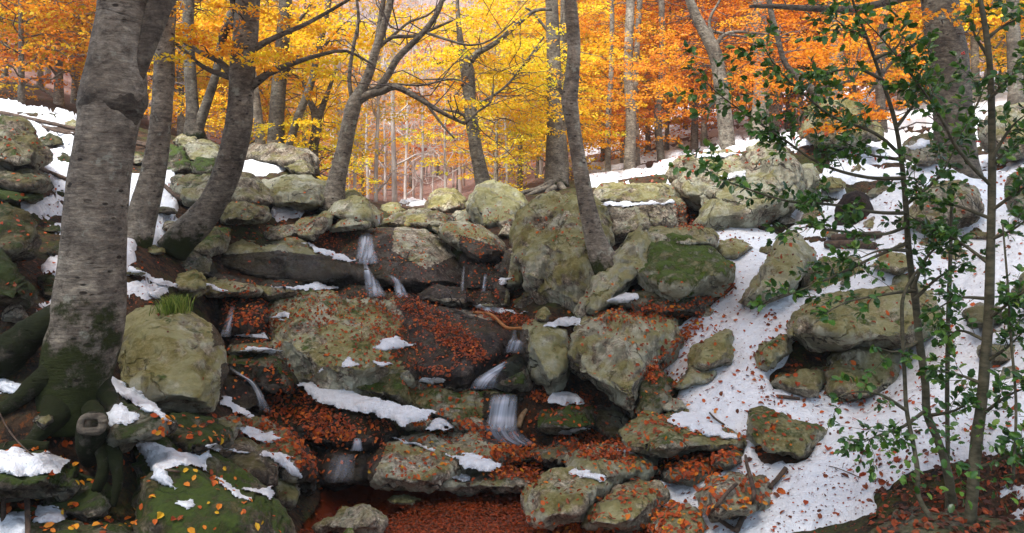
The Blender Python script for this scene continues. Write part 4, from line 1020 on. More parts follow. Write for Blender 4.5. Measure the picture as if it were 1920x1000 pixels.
for a in [
    ('long white snow patch sloping across the rocks under the olive knob', [(556, 720), (600, 717), (690, 745), (760, 764), (819, 772), (802, 783), (760, 802), (738, 790), (700, 776), (640, 766), (590, 752)], .05, 3.0, 5.0, True),
    ('snow patch pooled beside the small leafy stone above the speckled boulder', [(792, 806), (812, 788), (828, 785), (852, 800), (820, 808)], .035, 3.0, 5.0, True),
    ('smooth snow patch lying between the speckled boulder and the low slab', [(828, 850), (880, 852), (905, 858), (942, 868), (935, 880), (900, 883), (872, 880), (862, 866)], .045, 3.0, 5.0, True),
    ('thin snow streak along the top edge of the speckled boulder', [(735, 823), (765, 826), (815, 842), (812, 847), (760, 832)], .02),
    ('snow patch among leaves on the wet slab edge', [(700, 654), (722, 636), (740, 631), (782, 647), (745, 655), (715, 657)]),
    ('rounded snow patch left of the leafy slab edge', [(638, 688), (652, 668), (672, 682), (660, 692)]),
    ('narrow snow sliver on top of the olive knob', [(695, 678), (715, 677), (733, 687), (715, 687)], .025),
    ('tiny leaning snow streak on the leaf covered hump', [(595, 698), (607, 685), (616, 680), (610, 694), (598, 700)], .02),
    ('little snow patch on the flat topped ledge', [(782, 715), (790, 709), (825, 711), (832, 717), (800, 720)], .03),
    ('small snow mound under the speckled boulder', [(848, 899), (860, 887), (874, 888), (887, 898), (870, 901)], .035),
    ('round snow cap on the green sided stone', [(1026, 755), (1035, 740), (1060, 736), (1085, 740), (1098, 756), (1060, 762)], .07, 3.0, 3.0, True),
    ('thin leaning snow streak above the leaf heap in the hollow', [(1047, 816), (1060, 810), (1092, 801), (1106, 800), (1080, 812), (1052, 822)], .02),
    ('snow patch on top of the pale crusted boulder', [(1025, 608), (1045, 598), (1092, 595), (1088, 606), (1060, 614), (1035, 614)], .04),
    ('snow strip where the pale domed boulder meets the smooth tan one', [(1062, 886), (1075, 881), (1100, 883), (1142, 898), (1136, 904), (1100, 898)], .03),
    ('wide flat snow patch on the thin leafy ledge', [(440, 659), (470, 650), (500, 651), (527, 657), (512, 664), (480, 661)], .03),
    ('bar shaped snow patch on the ledge above the arching fall', [(440, 628), (470, 624), (497, 624), (498, 633), (460, 632)], .03),
    ('oval snow patch on the leaf covered hump', [(500, 594), (520, 588), (550, 589), (545, 596), (515, 597)], .025),
    ('long thin snow strip on the shelf below the long dark boulder', [(492, 533), (530, 538), (570, 533), (600, 531), (635, 540), (600, 543), (540, 543)], .03),
    ('slanting snow band between the thick beech and the round boulder', [(193, 705), (215, 707), (262, 735), (312, 778), (322, 796), (300, 786), (255, 762), (222, 742), (195, 730)], .045),
    ('snow patch on the roots right of the thick beech', [(187, 745), (205, 741), (222, 755), (236, 770), (265, 778), (240, 795), (205, 800), (190, 782), (205, 770)], .045),
    ('broad ragged snow patch draped on the mossy boulder', [(252, 838), (258, 828), (290, 832), (345, 850), (372, 852), (385, 848), (392, 856), (380, 868), (398, 888), (372, 878), (340, 870), (310, 880), (322, 905), (330, 918), (310, 912), (282, 900), (280, 872)], .045),
    ('small oval snow patch on the dark moss of the boulder', [(322, 945), (335, 938), (355, 939), (368, 946), (355, 954), (335, 953)], .03),
    ('snow strip along the upper edge of the brown block', [(382, 838), (400, 834), (440, 843), (470, 850), (455, 853), (420, 848), (395, 845)], .03),
    ('snow patch with leaves on the slope beside the small square block', [(438, 803), (455, 799), (485, 806), (530, 818), (520, 828), (505, 835), (475, 822)], .035),
    ('snow patch on the leaf strewn stone above the pool corner', [(487, 849), (520, 847), (545, 858), (558, 880), (563, 900), (545, 890), (520, 872), (505, 858)], .035),
    ('snow streak running down beside the round boulder', [(413, 742), (430, 748), (455, 765), (472, 780), (470, 787), (450, 775), (425, 765), (414, 755)], .035),
    ('snow streak following the back of the mossy boulder', [(402, 896), (420, 900), (440, 918), (472, 935), (468, 940), (440, 932), (415, 912)], .035),
    ('bright snow wedge below the brown block', [(450, 916), (480, 915), (512, 912), (513, 920), (508, 938), (490, 930), (470, 925)], .04),
    ('snow blanket with twigs on the mossy ledge at the left edge', [(-30, 845), (18, 843), (22, 833), (50, 848), (90, 850), (132, 866), (110, 885), (60, 893), (35, 895), (0, 888), (-30, 885)], .045),
    ('snow patch against the thick beech root at the left edge', [(-30, 712), (10, 712), (40, 722), (50, 738), (20, 740), (-30, 738)], .045),
    ('snow patch between the short sticks in the bottom left corner', [(-20, 985), (18, 965), (50, 962), (50, 1000), (20, 1012), (-20, 1012)], .035),
    ('snow patch with a yellow leaf right of the short sticks', [(60, 960), (75, 948), (100, 947), (125, 962), (118, 975), (85, 983), (62, 980)], .035),
    ('curved snow sheet above the grass tuft', [(238, 498), (255, 503), (300, 522), (332, 532), (330, 540), (300, 534), (262, 520), (238, 512)], .035),
    ('snow scrap left of the grass tuft', [(276, 552), (300, 540), (312, 543), (300, 560), (288, 560)], .03),
    ('snow strip on the thin flat stone', [(385, 533), (405, 535), (432, 549), (415, 551), (395, 545)], .025),
    ('snow line along the crest of the long dark boulder', [(560, 455), (590, 460), (640, 480), (668, 492), (640, 490), (600, 474)], .025),
    ('snow strip at the head of the wet slab beside the small grey stone', [(880, 572), (920, 574), (965, 582), (985, 588), (940, 588), (900, 580)], .03),
    ('snow strip on the ledge of the square cut wall', [(1118, 383), (1160, 378), (1230, 379), (1262, 376), (1262, 383), (1180, 386)], .03),
    ('snow line on the crest of the blocky boulder', [(1295, 293), (1340, 288), (1395, 287), (1395, 292), (1330, 295)], .03),
    ('snow strip in the notch of the blocky boulder', [(1350, 328), (1375, 322), (1400, 320), (1398, 328), (1365, 336)], .03),
    ('snow with leaves on top of the wedge boulder', [(1245, 790), (1275, 770), (1300, 772), (1340, 795), (1395, 825), (1340, 820), (1290, 806)], .03),
    ('small snow sliver on the pale domed boulder', [(1150, 842), (1170, 842), (1190, 850), (1175, 852)], .02),
    ('snow cap on the dark block beside the stout shaded trunk', [(1700, 275), (1720, 262), (1745, 262), (1740, 272), (1712, 282)], .05),
    ('snow cap on the brown stone right of the tall holly', [(1848, 640), (1865, 626), (1890, 624), (1905, 640), (1880, 650)], .05),
    ('snow pad beside the knobby stone under the huge boulder', [(1132, 563), (1160, 555), (1195, 548), (1192, 560), (1160, 572)], .03),
    ('snow scrap by the pale rock left of the huge boulder', [(930, 530), (945, 520), (962, 520), (955, 532)], .025),
]:
    snow_patch(*a)

# ------------------------------------------------------------------ pool
px_ = [at(x, y, HC * F / (y - HY)) for x, y in [(500, 900), (560, 897), (620, 895), (700, 893), (860, 893), (1000, 893), (1040, 900), (1060, 940), (1110, 985), (1150, 1060), (1150, 1200), (500, 1200), (520, 1060)]]
mb = MB()
px_ = np.array(px_); px_[:, 2] = 0.0
cen = px_.mean(0)
rings = [cen[None, :] + (px_ - cen) * k for k in np.linspace(0.02, 1, 16)]
nn = len(px_)
V = np.vstack(rings); V[:, 2] = 0
f4 = [(r * nn + j, r * nn + (j + 1) % nn, (r + 1) * nn + (j + 1) % nn, (r + 1) * nn + j) for r in range(15) for j in range(nn)]
mb.add(V, [[j, (j + 1) % nn, nn * 0 + 0] for j in range(1, nn - 1)] if False else None, np.array(f4))
w_me = mb.mesh('water', smooth=True)
if w_me.polygons[5].normal.z < 0: w_me.flip_normals()
tag(link('water', w_me, POOL), kind='structure')

# ------------------------------------------------------------------ falling water
def waterfall(label, path, dens=0.8, off=0.05, group=None, sides=7, bow=0.03):
    rows = []
    dmin = None
    pts = spline([(p[0], p[1], 0, p[2]) for p in path], 4.0)
    dep = []
    for x, y, _, w in pts:
        ds = []
        for k in (-.35, 0, .35):
            h = shoot(x + k * w, y)
            if h: ds.append(h[0][1])
        dep.append(min(ds) if ds else (dep[-1] if dep else 9.0))
    dep = np.array(dep)
    for k in range(1, len(dep)): dep[k] = min(dep[k], dep[k - 1])        # water never falls back into the rock
    for _ in range(3): dep[1:-1] = np.minimum(dep[1:-1], (dep[:-2] + dep[1:-1] + dep[2:]) / 3)
    dep -= off
    V, UV, RR = [], [], []
    n = len(pts)
    ln = 0
    for i, (x, y, _, w) in enumerate(pts):
        if i: ln += np.linalg.norm(at(x, y, dep[i]) - at(pts[i - 1][0], pts[i - 1][1], dep[i - 1]))
        for j in range(sides):
            k = j / (sides - 1) * 2 - 1
            p = at(x + k * w / 2, y, dep[i] + bow * k * k)
            V.append(p); UV.append((j / (sides - 1) * (w * dep[i] / F) * 6, ln * 2))
            e = (1 - k * k) ** 0.8 * min(1, (i + 1) / (0.22 * n + 1)) * min(1, (n - i) / (0.22 * n + 1))
            RR.append(e)
    mb = MB(); mb.add(np.array(V), None, grid_faces(n, sides)[:, ::-1], np.array(RR)); mb.uv = np.array(UV)
    c = np.array(V).mean(0)
    o = link('waterfall', mb.mesh('waterfall', c), FALL, None, tuple(c))
    tag(o, label, 'waterfall', group, dens=dens)
for a in [
    ('upper veil of the top waterfall in thin white strands', [(686, 438, 26), (686, 465, 32), (689, 495, 54)], 0.85),
    ('lower left strand of the top waterfall beside the round wet rock', [(684, 490, 10), (688, 508, 14), (697, 530, 28), (707, 556, 42)], 0.85),
    ('lower right strand of the top waterfall curving off the round wet rock', [(728, 516, 5), (738, 521, 12), (747, 535, 18), (754, 558, 28)], 0.9),
    ('slender fall on black rock left of the leaf covered hump', [(437, 574, 10), (430, 598, 14), (422, 632, 22)], 0.75),
    ('arching fall shooting over the black rock beside the round boulder', [(432, 690, 8), (452, 704, 12), (470, 716, 13), (484, 735, 15), (492, 755, 18), (498, 772, 26)], 0.8),
    ('small stepped fall at the end of the orange stick', [(966, 616, 8), (964, 634, 12), (968, 642, 34), (962, 662, 34)], 0.8),
    ('short white fall above the dark mossy wedge', [(950, 678, 12), (930, 694, 26), (914, 710, 44), (906, 730, 56)], 1.0),
    ('main fall dropping as a wide white veil off the mossy ledge', [(945, 740, 50), (943, 760, 56), (941, 785, 60), (940, 808, 66)], 1.0),
    ('splashing foot of the main fall sliding into the leaf heap', [(938, 800, 60), (948, 815, 66), (962, 826, 74), (978, 836, 70)], 0.85),
    ('tiny white fall on the dark wet slab left of the speckled boulder', [(670, 822, 14), (670, 832, 18), (669, 846, 26)], 0.9),
    ('thin sheet of water over the black lip above the pool', [(645, 852, 46), (640, 878, 52), (634, 905, 60)], 0.22),
    ('faint trickle on the dark wet rock nearer the smooth boulder', [(870, 500, 6), (868, 520, 6), (866, 545, 8)], 0.5),
    ('faint trickle on the dark wet rock nearer the pale rock', [(911, 514, 6), (909, 530, 8), (906, 548, 9)], 0.7),
    ('small white spill in the gap behind the top waterfall', [(708, 405, 4), (710, 412, 5), (711, 420, 6)], 0.8),
]: waterfall(*a)
# ------------------------------------------------------------------ fallen leaves
def leaf_template(curl=.16):
    return np.array([[0, 0, 0], [.30, .27, curl], [.72, .24, curl * 1.1], [1, 0, .05], [.72, -.24, curl * 1.1], [.30, -.27, curl]]) - [.5, 0, 0]
LEAF_F4 = np.array([[0, 5, 4, 3], [0, 3, 2, 1]])
def tangent_basis(Nn, ang):
    ref = np.where(np.abs(Nn[:, 2:3]) < .95, [[0, 0, 1.0]], [[1.0, 0, 0]])
    X = np.cross(ref, Nn); X /= np.linalg.norm(X, axis=1)[:, None]
    Y = np.cross(Nn, X)
    c, s = np.cos(ang)[:, None], np.sin(ang)[:, None]
    return X * c + Y * s, Y * c - X * s
ZONES = [  # surface phrase, polygon, leaves, yellow shift, scale, lift
    ('the wet slab', [(716, 556), (775, 556), (830, 592), (890, 635), (925, 680), (905, 690), (870, 672), (838, 650), (800, 620), (760, 585)], 1300, .0, .95, .05),
    ('the wet slab', [(690, 568), (728, 570), (770, 630), (812, 700), (760, 690), (715, 640)], 260, .05, .95, .03),
    ('the wet slab', [(770, 560), (860, 570), (990, 620), (985, 660), (900, 690), (820, 620)], 30, .05, .9, .01),
    ('the leaf covered hump', [(500, 590), (560, 545), (690, 543), (745, 580), (770, 650), (700, 650), (650, 625), (560, 612), (505, 620)], 760, .06, .9, .02),
    ('the leaf covered hump', [(600, 620), (720, 640), (780, 690), (700, 700), (610, 690)], 120, .05, .95, .02),
    ('the head of the wet slab', [(862, 567), (985, 592), (1000, 612), (955, 612), (900, 592)], 620, .0, .9, .05),
    ('the leaf heap below the main fall', [(932, 842), (1000, 845), (1032, 872), (1005, 905), (930, 898), (895, 868)], 800, .08, 1.1, .08),
    ('the left cascade', [(420, 542), (500, 550), (525, 600), (490, 640), (415, 610)], 420, .04, .95, .04),
    ('the left cascade', [(488, 735), (560, 722), (625, 770), (605, 805), (560, 785), (500, 782)], 480, .04, 1.0, .05),
    ('the left cascade', [(480, 770), (560, 770), (740, 795), (735, 850), (680, 832), (560, 840), (500, 800)], 470, .04, 1.0, .04),
    ('the left cascade', [(555, 770), (655, 785), (670, 825), (620, 835), (575, 825)], 300, .05, 1.0, .04),
    ('the stones by the pool corner', [(430, 775), (520, 800), (590, 850), (610, 900), (575, 900), (540, 850), (440, 815)], 420, .05, 1.0, .03),
    ('the slab below the snow capped stone', [(1046, 808), (1110, 806), (1190, 845), (1165, 866), (1090, 858), (1036, 835)], 700, .0, 1.0, .05),
    ('the edge of the biggest squared boulder', [(1196, 705), (1268, 632), (1302, 598), (1318, 610), (1265, 660), (1225, 720)], 520, .08, 1.0, .05),
    ('the biggest squared boulder', [(1095, 588), (1160, 570), (1280, 584), (1270, 603), (1180, 606), (1120, 600)], 330, .10, 1.0, .01),
    ('the hollow under the moss patched boulder', [(1200, 572), (1290, 575), (1370, 530), (1380, 545), (1300, 600), (1220, 592)], 420, .04, 1.0, .03),
    ('the gap below the wedge boulder', [(1235, 868), (1330, 852), (1395, 838), (1350, 890), (1255, 905)], 420, .10, 1.05, .05),
    ('the pale domed boulder', [(1110, 838), (1160, 838), (1235, 880), (1190, 885), (1120, 860)], 130, .12, 1.0, .01),
    ('the wedge boulder', [(1190, 772), (1290, 775), (1395, 828), (1300, 820), (1220, 795)], 150, .12, 1.0, .01),
    ('the flat stone beneath the sticks', [(1315, 900), (1455, 900), (1450, 950), (1400, 970), (1330, 968)], 120, .14, 1.1, .02),
    ('the stones at the bottom by the pool', [(1210, 940), (1330, 950), (1330, 1010), (1230, 1010)], 150, .14, 1.1, .02),
    ('the cleft right of the square cut wall', [(1262, 378), (1290, 385), (1318, 430), (1275, 432)], 260, .0, .95, .04),
    ('the leafy rim of the pool', [(985, 972), (1090, 984), (1235, 985), (1260, 1012), (950, 1015)], 800, .04, 1.0, .04),
    ('the dark bank under the hollies', [(1640, 925), (1700, 895), (1925, 850), (1925, 1005), (1640, 1005)], 620, -.26, 1.0, .03),
    ('the mossy boulder', [(225, 800), (400, 860), (545, 1000), (215, 1000)], 95, .30, .85, .01),
    ('the bottom left corner', [(0, 940), (120, 930), (230, 990), (225, 1000), (0, 1000)], 60, .22, .95, .015),
    ('the roots of the thick beech', [(60, 820), (200, 830), (240, 880), (110, 890), (60, 860)], 26, .2, 1.0, .015),
    ('the dark ledges beside the round boulder', [(240, 780), (420, 790), (440, 840), (300, 820)], 60, .15, 1.0, .015),
    ('the smooth boulder of the top waterfall', [(600, 440), (700, 428), (800, 450), (830, 530), (740, 545), (700, 500), (640, 480)], 260, .06, .9, .01),
    ('the rim of the top waterfall', [(598, 440), (660, 428), (670, 440), (610, 470)], 120, .0, .9, .03),
    ('the tilted leaf strewn slab', [(812, 425), (885, 415), (945, 460), (940, 480), (900, 480), (850, 440)], 170, .08, .9, .01),
    ('the stones above the top waterfall', [(620, 395), (960, 380), (960, 430), (700, 425)], 180, .0, .9, .02),
    ('the rocks left of the top waterfall', [(400, 410), (620, 400), (680, 500), (560, 470), (420, 440)], 240, .05, .9, .015),
    ('the dark wet rock with trickles', [(860, 470), (990, 480), (985, 560), (870, 560)], 150, .0, .9, .02),
    ('the huge boulder', [(985, 395), (1070, 370), (1120, 400), (1110, 460), (1000, 440)], 60, .06, .9, .01),
    ('the ledge beside the main fall', [(985, 733), (1110, 742), (1115, 762), (1000, 752)], 300, .0, 1.0, .04),
    ('the speckled boulder', [(680, 850), (760, 825), (880, 830), (990, 850), (900, 880), (800, 905), (700, 900)], 190, .16, 1.0, .01),
    ('the rocks below the mossy ledge', [(745, 770), (870, 785), (985, 830), (940, 830), (860, 808), (790, 806)], 360, .04, 1.0, .03),
    ('the flat topped ledge', [(780, 690), (850, 690), (840, 730), (775, 730)], 130, .05, 1.0, .03),
    ('the left cascade ledges', [(420, 560), (530, 600), (560, 720), (430, 720)], 150, .06, 1.0, .02),
    ('the rocks around the stream', [(400, 420), (1200, 420), (1240, 990), (560, 910), (400, 800)], 230, .08, .95, .01),
    ('the upper snow slope behind the holly', [(1320, 420), (1500, 370), (1640, 240), (1920, 230), (1920, 480), (1600, 500), (1400, 500)], 620, -.06, 1.0, .015),
    ('the snow slope', [(1260, 640), (1380, 500), (1640, 480), (1920, 480), (1920, 800), (1740, 830), (1640, 990), (1340, 1000), (1240, 950), (1400, 850), (1300, 800), (1230, 720)], 380, -.03, 1.25, .008),
    ('the edges of stones in the snow', [(1380, 560), (1450, 575), (1480, 625), (1420, 700), (1440, 745), (1700, 740), (1775, 610), (1790, 640), (1710, 770), (1430, 760), (1400, 690), (1440, 610)], 300, -.02, 1.0, .02),
    ('the edges of stones in the snow', [(1395, 765), (1420, 755), (1560, 800), (1560, 820), (1480, 860), (1400, 850)], 60, .05, 1.0, .02),
    ('the snowy bank behind the thick beech', [(0, 200), (330, 260), (370, 460), (330, 600), (60, 600), (0, 480)], 520, -.05, .9, .01),
    ('the snowy hill', [(1100, 260), (1300, 200), (1640, 170), (1640, 280), (1260, 340), (1110, 350)], 500, -.02, 1.6, .03),
]
LR = np.random.default_rng(77)
allP, allN, allS, allH, allZ = [], [], [], [], []
for zi, (surf, poly, n, ysh, sc, lift) in enumerate(ZONES):
    P = np.array(poly, float)
    x0, x1, y0, y1 = P[:, 0].min(), P[:, 0].max(), P[:, 1].min(), P[:, 1].max()
    got = 0; tries = 0
    dense = n > 250
    while got < n and tries < n * 12:
        tries += 1
        x, y = LR.uniform(x0, x1), LR.uniform(y0, y1)
        if not in_poly(x + LR.normal(0, 3), y + LR.normal(0, 3), poly): continue
        h = shoot(x, y)
        if not h: continue
        p, nn, fi = h
        if LR.random() < .3:          # scatter some where this view does not look
            h2 = drop(p.x + LR.normal(0, .18), p.y + LR.normal(0, .25), p.z + .35)
            if h2: p, nn, fi = h2
        if nn.z < .12 and LR.random() < .85: continue
        allP.append(np.array(p) + np.array(nn) * (.004 + lift * LR.random() ** 1.5 * (1 if nn.z > .3 else .3)))
        m = np.array(nn) + LR.normal(0, .42 if dense else .25, 3)
        allN.append(m / np.linalg.norm(m))
        allS.append(LR.uniform(.022, .056) * sc)
        allH.append(float(np.clip(LR.beta(1.6, 1.5) * .84 + .18 - ysh * (1.0 if LR.random() < .8 else 2.5), 0, 1)))
        allZ.append(zi); got += 1
allP, allN, allS, allH, allZ = map(np.array, (allP, allN, allS, allH, allZ))
app = allS / allP[:, 1] * F * (0.35 + np.abs(allN[:, 2]) * .0 + .65)
qx, qy = proj(allP)
# the three hundred that show largest are leaves of their own
single_zone = np.array([not z[0].startswith(('the wet', 'the left cascade', 'the leaf heap', 'the leafy rim')) for z in ZONES])
cand = np.where(single_zone[allZ] & (qx > 5) & (qx < 1915) & (qy < 990), app, 0)
big_i = np.argsort(-cand)[:300]
rest = np.ones(len(allP), bool); rest[big_i] = False
def leaf_mesh_many(name, P, Nn, S, Hh, rng):
    X, Y = tangent_basis(Nn, rng.uniform(0, 6.28, len(P)))
    tmpl = leaf_template()
    cu = rng.uniform(-.4, 1.6, len(P))[:, None, None]
    V = P[:, None, :] + S[:, None, None] * (tmpl[None, :, 0:1] * X[:, None, :] + tmpl[None, :, 1:2] * rng.uniform(.8, 1.3, len(P))[:, None, None] * Y[:, None, :] + tmpl[None, :, 2:3] * cu * Nn[:, None, :])
    f = (np.arange(len(P))[:, None, None] * 6 + LEAF_F4[None]).reshape(-1, 4)
    mb = MB(); mb.add(V.reshape(-1, 3), None, f, np.repeat(Hh, 6))
    return mb
mbl = leaf_mesh_many('leaf_litter', allP[rest], allN[rest], allS[rest], allH[rest], LR)
tag(link('leaf_litter', mbl.mesh('leaf_litter', smooth=False), LITTER), kind='stuff', hue=.5)
variants = []
for k in range(5):
    t = leaf_template(.05 + .06 * k); t[:, 1] *= 1.05 + .08 * k
    t[3, 2] += LR.uniform(-.15, .15)
    mb = MB(); mb.add(t, None, LEAF_F4, .5); variants.append(mb.mesh('fallen_leaf', smooth=False)); variants[-1].materials.append(LITTER)
X, Y = tangent_basis(allN[big_i], LR.uniform(0, 6.28, len(big_i)))
for k, i in enumerate(big_i):
    o = bpy.data.objects.new('fallen_leaf', variants[k % 5]); COL.objects.link(o)
    x, y, z = X[k], Y[k], allN[i]; s = allS[i]
    M = Matrix(((x[0], y[0], z[0]), (x[1], y[1], z[1]), (x[2], y[2], z[2]))).to_4x4()
    o.matrix_world = Matrix.Translation(Vector(allP[i])) @ M @ Matrix.Diagonal((s, s, s, 1))
    surf = ZONES[allZ[i]][0]; hh = allH[i]
    colr = 'yellow' if hh < .17 else 'orange' if hh < .45 else 'rust brown' if hh < .75 else 'dark brown'
    tag(o, f'{colr} fallen beech leaf lying on {surf}', 'leaf', f'{colr} leaves on {surf}', hue=hh)

# crumbs of leaf and bark blown over the snow
pp, nn_, ss, hh_ = [], [], [], []
while len(pp) < 2600:
    x, y = LR.uniform(1230, 1920), LR.uniform(380, 1000)
    if LR.random() < .22: x, y = LR.uniform(0, 340), LR.uniform(220, 600)
    h = shoot(x, y)
    if not h or h[2] >= N_GROUND_FACES: continue
    pp.append(np.array(h[0]) + [0, 0, .004]); m = np.array(h[1]) + LR.normal(0, .3, 3); nn_.append(m / np.linalg.norm(m)); ss.append(LR.uniform(.007, .022)); hh_.append(LR.uniform(.6, 1))
mbc = leaf_mesh_many('leaf_crumbs', np.array(pp), np.array(nn_), np.array(ss), np.array(hh_), LR)
tag(link('leaf_crumbs', mbc.mesh('leaf_crumbs', smooth=False), LITTER), kind='stuff', hue=.5)

# leaves drifting on and under the pool
def pool_leaves(name, n, poly, z, s0, s1, seed, hmin, hmax, nsd=.15):
    rng = np.random.default_rng(seed)
    P = np.array(poly, float); pts = []
    while len(pts) < n:
        x, y = rng.uniform(P[:, 0].min(), P[:, 0].max()), rng.uniform(P[:, 1].min(), P[:, 1].max())
        if not in_poly(x, y, poly) or rng.random() > np.clip((y - 925) / 55, .1, 1): continue
        pts.append(at(x, y, (HC - z) * F / (y - HY)) + [0, 0, rng.uniform(0, .006)])
    pts = np.array(pts)
    pz = ground((pts[:, 0] / pts[:, 1]), pts[:, 1])
    pts = pts[pz < z + .03]; n = len(pts)
    Nn = np.stack([rng.normal(0, nsd, n), rng.normal(0, nsd, n), np.ones(n)], -1); Nn /= np.linalg.norm(Nn, axis=1)[:, None]
    mb = leaf_mesh_many(name, pts, Nn, rng.uniform(s0, s1, n), rng.uniform(hmin, hmax, n), rng)
    tag(link(name, mb.mesh(name, smooth=False), LITTER), kind='stuff', hue=.5)
pool_leaves('floating_leaves', 9000, [(735, 965), (800, 948), (880, 940), (985, 955), (1000, 985), (1250, 1000), (1250, 1020), (520, 1020), (560, 992), (650, 1003), (720, 995)], .004, .019, .036, 3, .46, 1.0, .22)
pool_leaves('drifting_leaves', 700, [(740, 950), (900, 922), (985, 925), (985, 960), (800, 965)], .003, .022, .04, 4, .42, .95)
pool_leaves('sunken_leaves', 600, [(540, 912), (1000, 905), (1010, 1000), (540, 1010)], -.12, .03, .06, 5, .5, 1.0)

# ------------------------------------------------------------------ sticks, logs, stump, grass
def stick(name, label, cat, pts, off=.012, mat=STICK, seg=8, twiglets=()):
    """a stick lying along photograph pixels (px, py, radius px, lift m) on whatever is under it"""
    rows = []
    for p in pts:
        h = shoot(p[0], p[1]); hp = np.array(h[0]) if h else at(p[0], p[1], 6)
        r = p[2] * hp[1] / F
        rows.append(list(hp + [0, -.01, r + (p[3] if len(p) > 3 else 0)]) + [r])
    for k in range(1, len(rows) - 1):
        if abs(rows[k][1] - (rows[k - 1][1] + rows[k + 1][1]) / 2) > .5: rows[k][1] = (rows[k - 1][1] + rows[k + 1][1]) / 2
    rows = np.array(rows); c = rows[:, :3].mean(0)
    e = None
    mb = MB(); tube(mb, spline(rows, .02), seg, .12, 9, 3)
    for a, b, r in twiglets:
        h1, h2 = shoot(*a), shoot(*b)
        if h1 and h2:
            p1, p2 = np.array(h1[0]) + [0, 0, .03], np.array(h2[0]) + [0, 0, .03]
            m = (p1 + p2) / 2 + [0, 0, .02]
            rr = r * p1[1] / F
            tube(mb, spline([list(p1) + [rr], list(m) + [rr * .8], list(p2) + [rr * .5]], .03), 5)
    o = link(name, mb.mesh(name, c), mat, None, tuple(c))
    return tag(o, label, cat)
stick('stick', 'dark thick stick leaning up across the flat leafy stone', 'stick', [(1330, 972, 4), (1345, 955, 4, .02), (1365, 935, 3.8, .04), (1380, 918, 3.5, .03)])
stick('stick', 'forked dark stick standing over the snow at the bottom', 'stick', [(1380, 1000, 5, .0), (1395, 975, 5, .03), (1412, 950, 4.5, .05), (1408, 925, 4, .08), (1400, 900, 3.5, .10), (1397, 884, 2.5, .12)])
stick('stick', 'short thick broken stick beside the leafy stone in the snow', 'stick', [(1443, 917, 4), (1458, 903, 4.4, .01), (1473, 887, 5, .02)])
stick('stick', 'brown stick end poking from the snow at the bottom', 'stick', [(1342, 972, 4), (1358, 985, 4.4), (1378, 998, 4.6)])
stick('stick', 'short dark stick lying flat in the snow below the rounded boulder', 'stick', [(1456, 745, 3), (1475, 748, 3.4), (1498, 750, 2.6)])
stick('stick', 'thin crooked twig lying on the snow left of the moss sided boulder', 'stick', [(1330, 775, 1.6), (1340, 788, 1.8, .01), (1357, 798, 2)])
stick('stick', 'bare forked twig on the lower snow slope', 'stick', [(1553, 874, .8), (1570, 881, .9, .01), (1590, 889, 1, .01), (1612, 896, 1)], twiglets=[((1580, 885), (1583, 877), .7)])
stick('stick', 'bright orange stripped stick lying across the wet slab', 'stick', [(888, 588, 2.4), (920, 594, 2.8, .01), (950, 604, 3, .01), (978, 619, 3.2)], mat=ORANGE_WOOD)
stick('driftwood', 'pale broken driftwood piece standing at the foot of the main fall', 'driftwood', [(972, 806, 5, .0), (976, 795, 6, .02), (982, 783, 5, .02), (987, 774, 3, .02)], mat=PALE_WOOD)
stick('stick', 'reddish twig with fine side shoots over the snow at the left edge', 'stick', [(0, 812, 1.6, .12), (20, 835, 1.6, .08), (45, 855, 1.4, .05), (70, 868, 1.2, .03), (98, 873, 1, .02)],
      twiglets=[((20, 838), (5, 850), .8), ((45, 858), (75, 858), .8), ((60, 866), (95, 862), .7), ((55, 880), (95, 878), .8), ((70, 868), (110, 865), .7)])
stick('stick', 'short upright mossy stick in the bottom left corner', 'stick', [(55, 1010, 5, .0), (54, 985, 5, .05), (52, 955, 4.5, .1)])
stick('stick', 'dark upright stub at the very left of the bottom corner', 'stick', [(9, 990, 4.5, .0), (9, 970, 4.5, .05), (9, 950, 4, .1)])
stick('stick', 'dark stick on the broad ragged snow patch', 'stick', [(300, 880, 2.2), (318, 883, 2.4), (338, 886, 2)])
stick('stick', 'thin twig on the snow patch right of the thick beech', 'stick', [(228, 786, .9), (248, 783, .9, .01), (268, 768, .7, .02)])
stick('root', 'long dark root snaking down the snowy bank at the left', 'root', [(0, 215, 4), (40, 232, 4), (90, 244, 3.6), (140, 256, 3)])
stick('root', 'reddish root lying in the snow behind the thick trunk', 'root', [(72, 315, 4), (90, 326, 4), (125, 340, 4)])
stick('root', 'dark root running across the snow between the two left beeches', 'root', [(300, 345, 4), (330, 370, 4), (368, 392, 4)])
stick('log', 'upper mossy log half buried in the snow behind the tilted slab boulder', 'log', [(1560, 452, 6), (1600, 450, 7), (1650, 447, 7)], mat=STICK)
stick('log', 'lower mossy log half buried in the snow behind the tilted slab boulder', 'log', [(1546, 466, 7), (1590, 466, 8), (1640, 468, 7)], mat=STICK)
# stump
mb = MB()
rows = [list(at(1602, 425, 10.9)) + [.30], list(at(1600, 400, 10.9)) + [.27], list(at(1598, 375, 10.9)) + [.22], list(at(1594, 362, 10.9)) + [.12]]
tube(mb, spline(rows, .04), 26, .5, 4, 9)
o = link('stump', mb.mesh('stump', rows[0][:3]), ROT, None, tuple(rows[0][:3])); tag(o, 'black rotten tree stump in the snow behind the holly', 'stump')
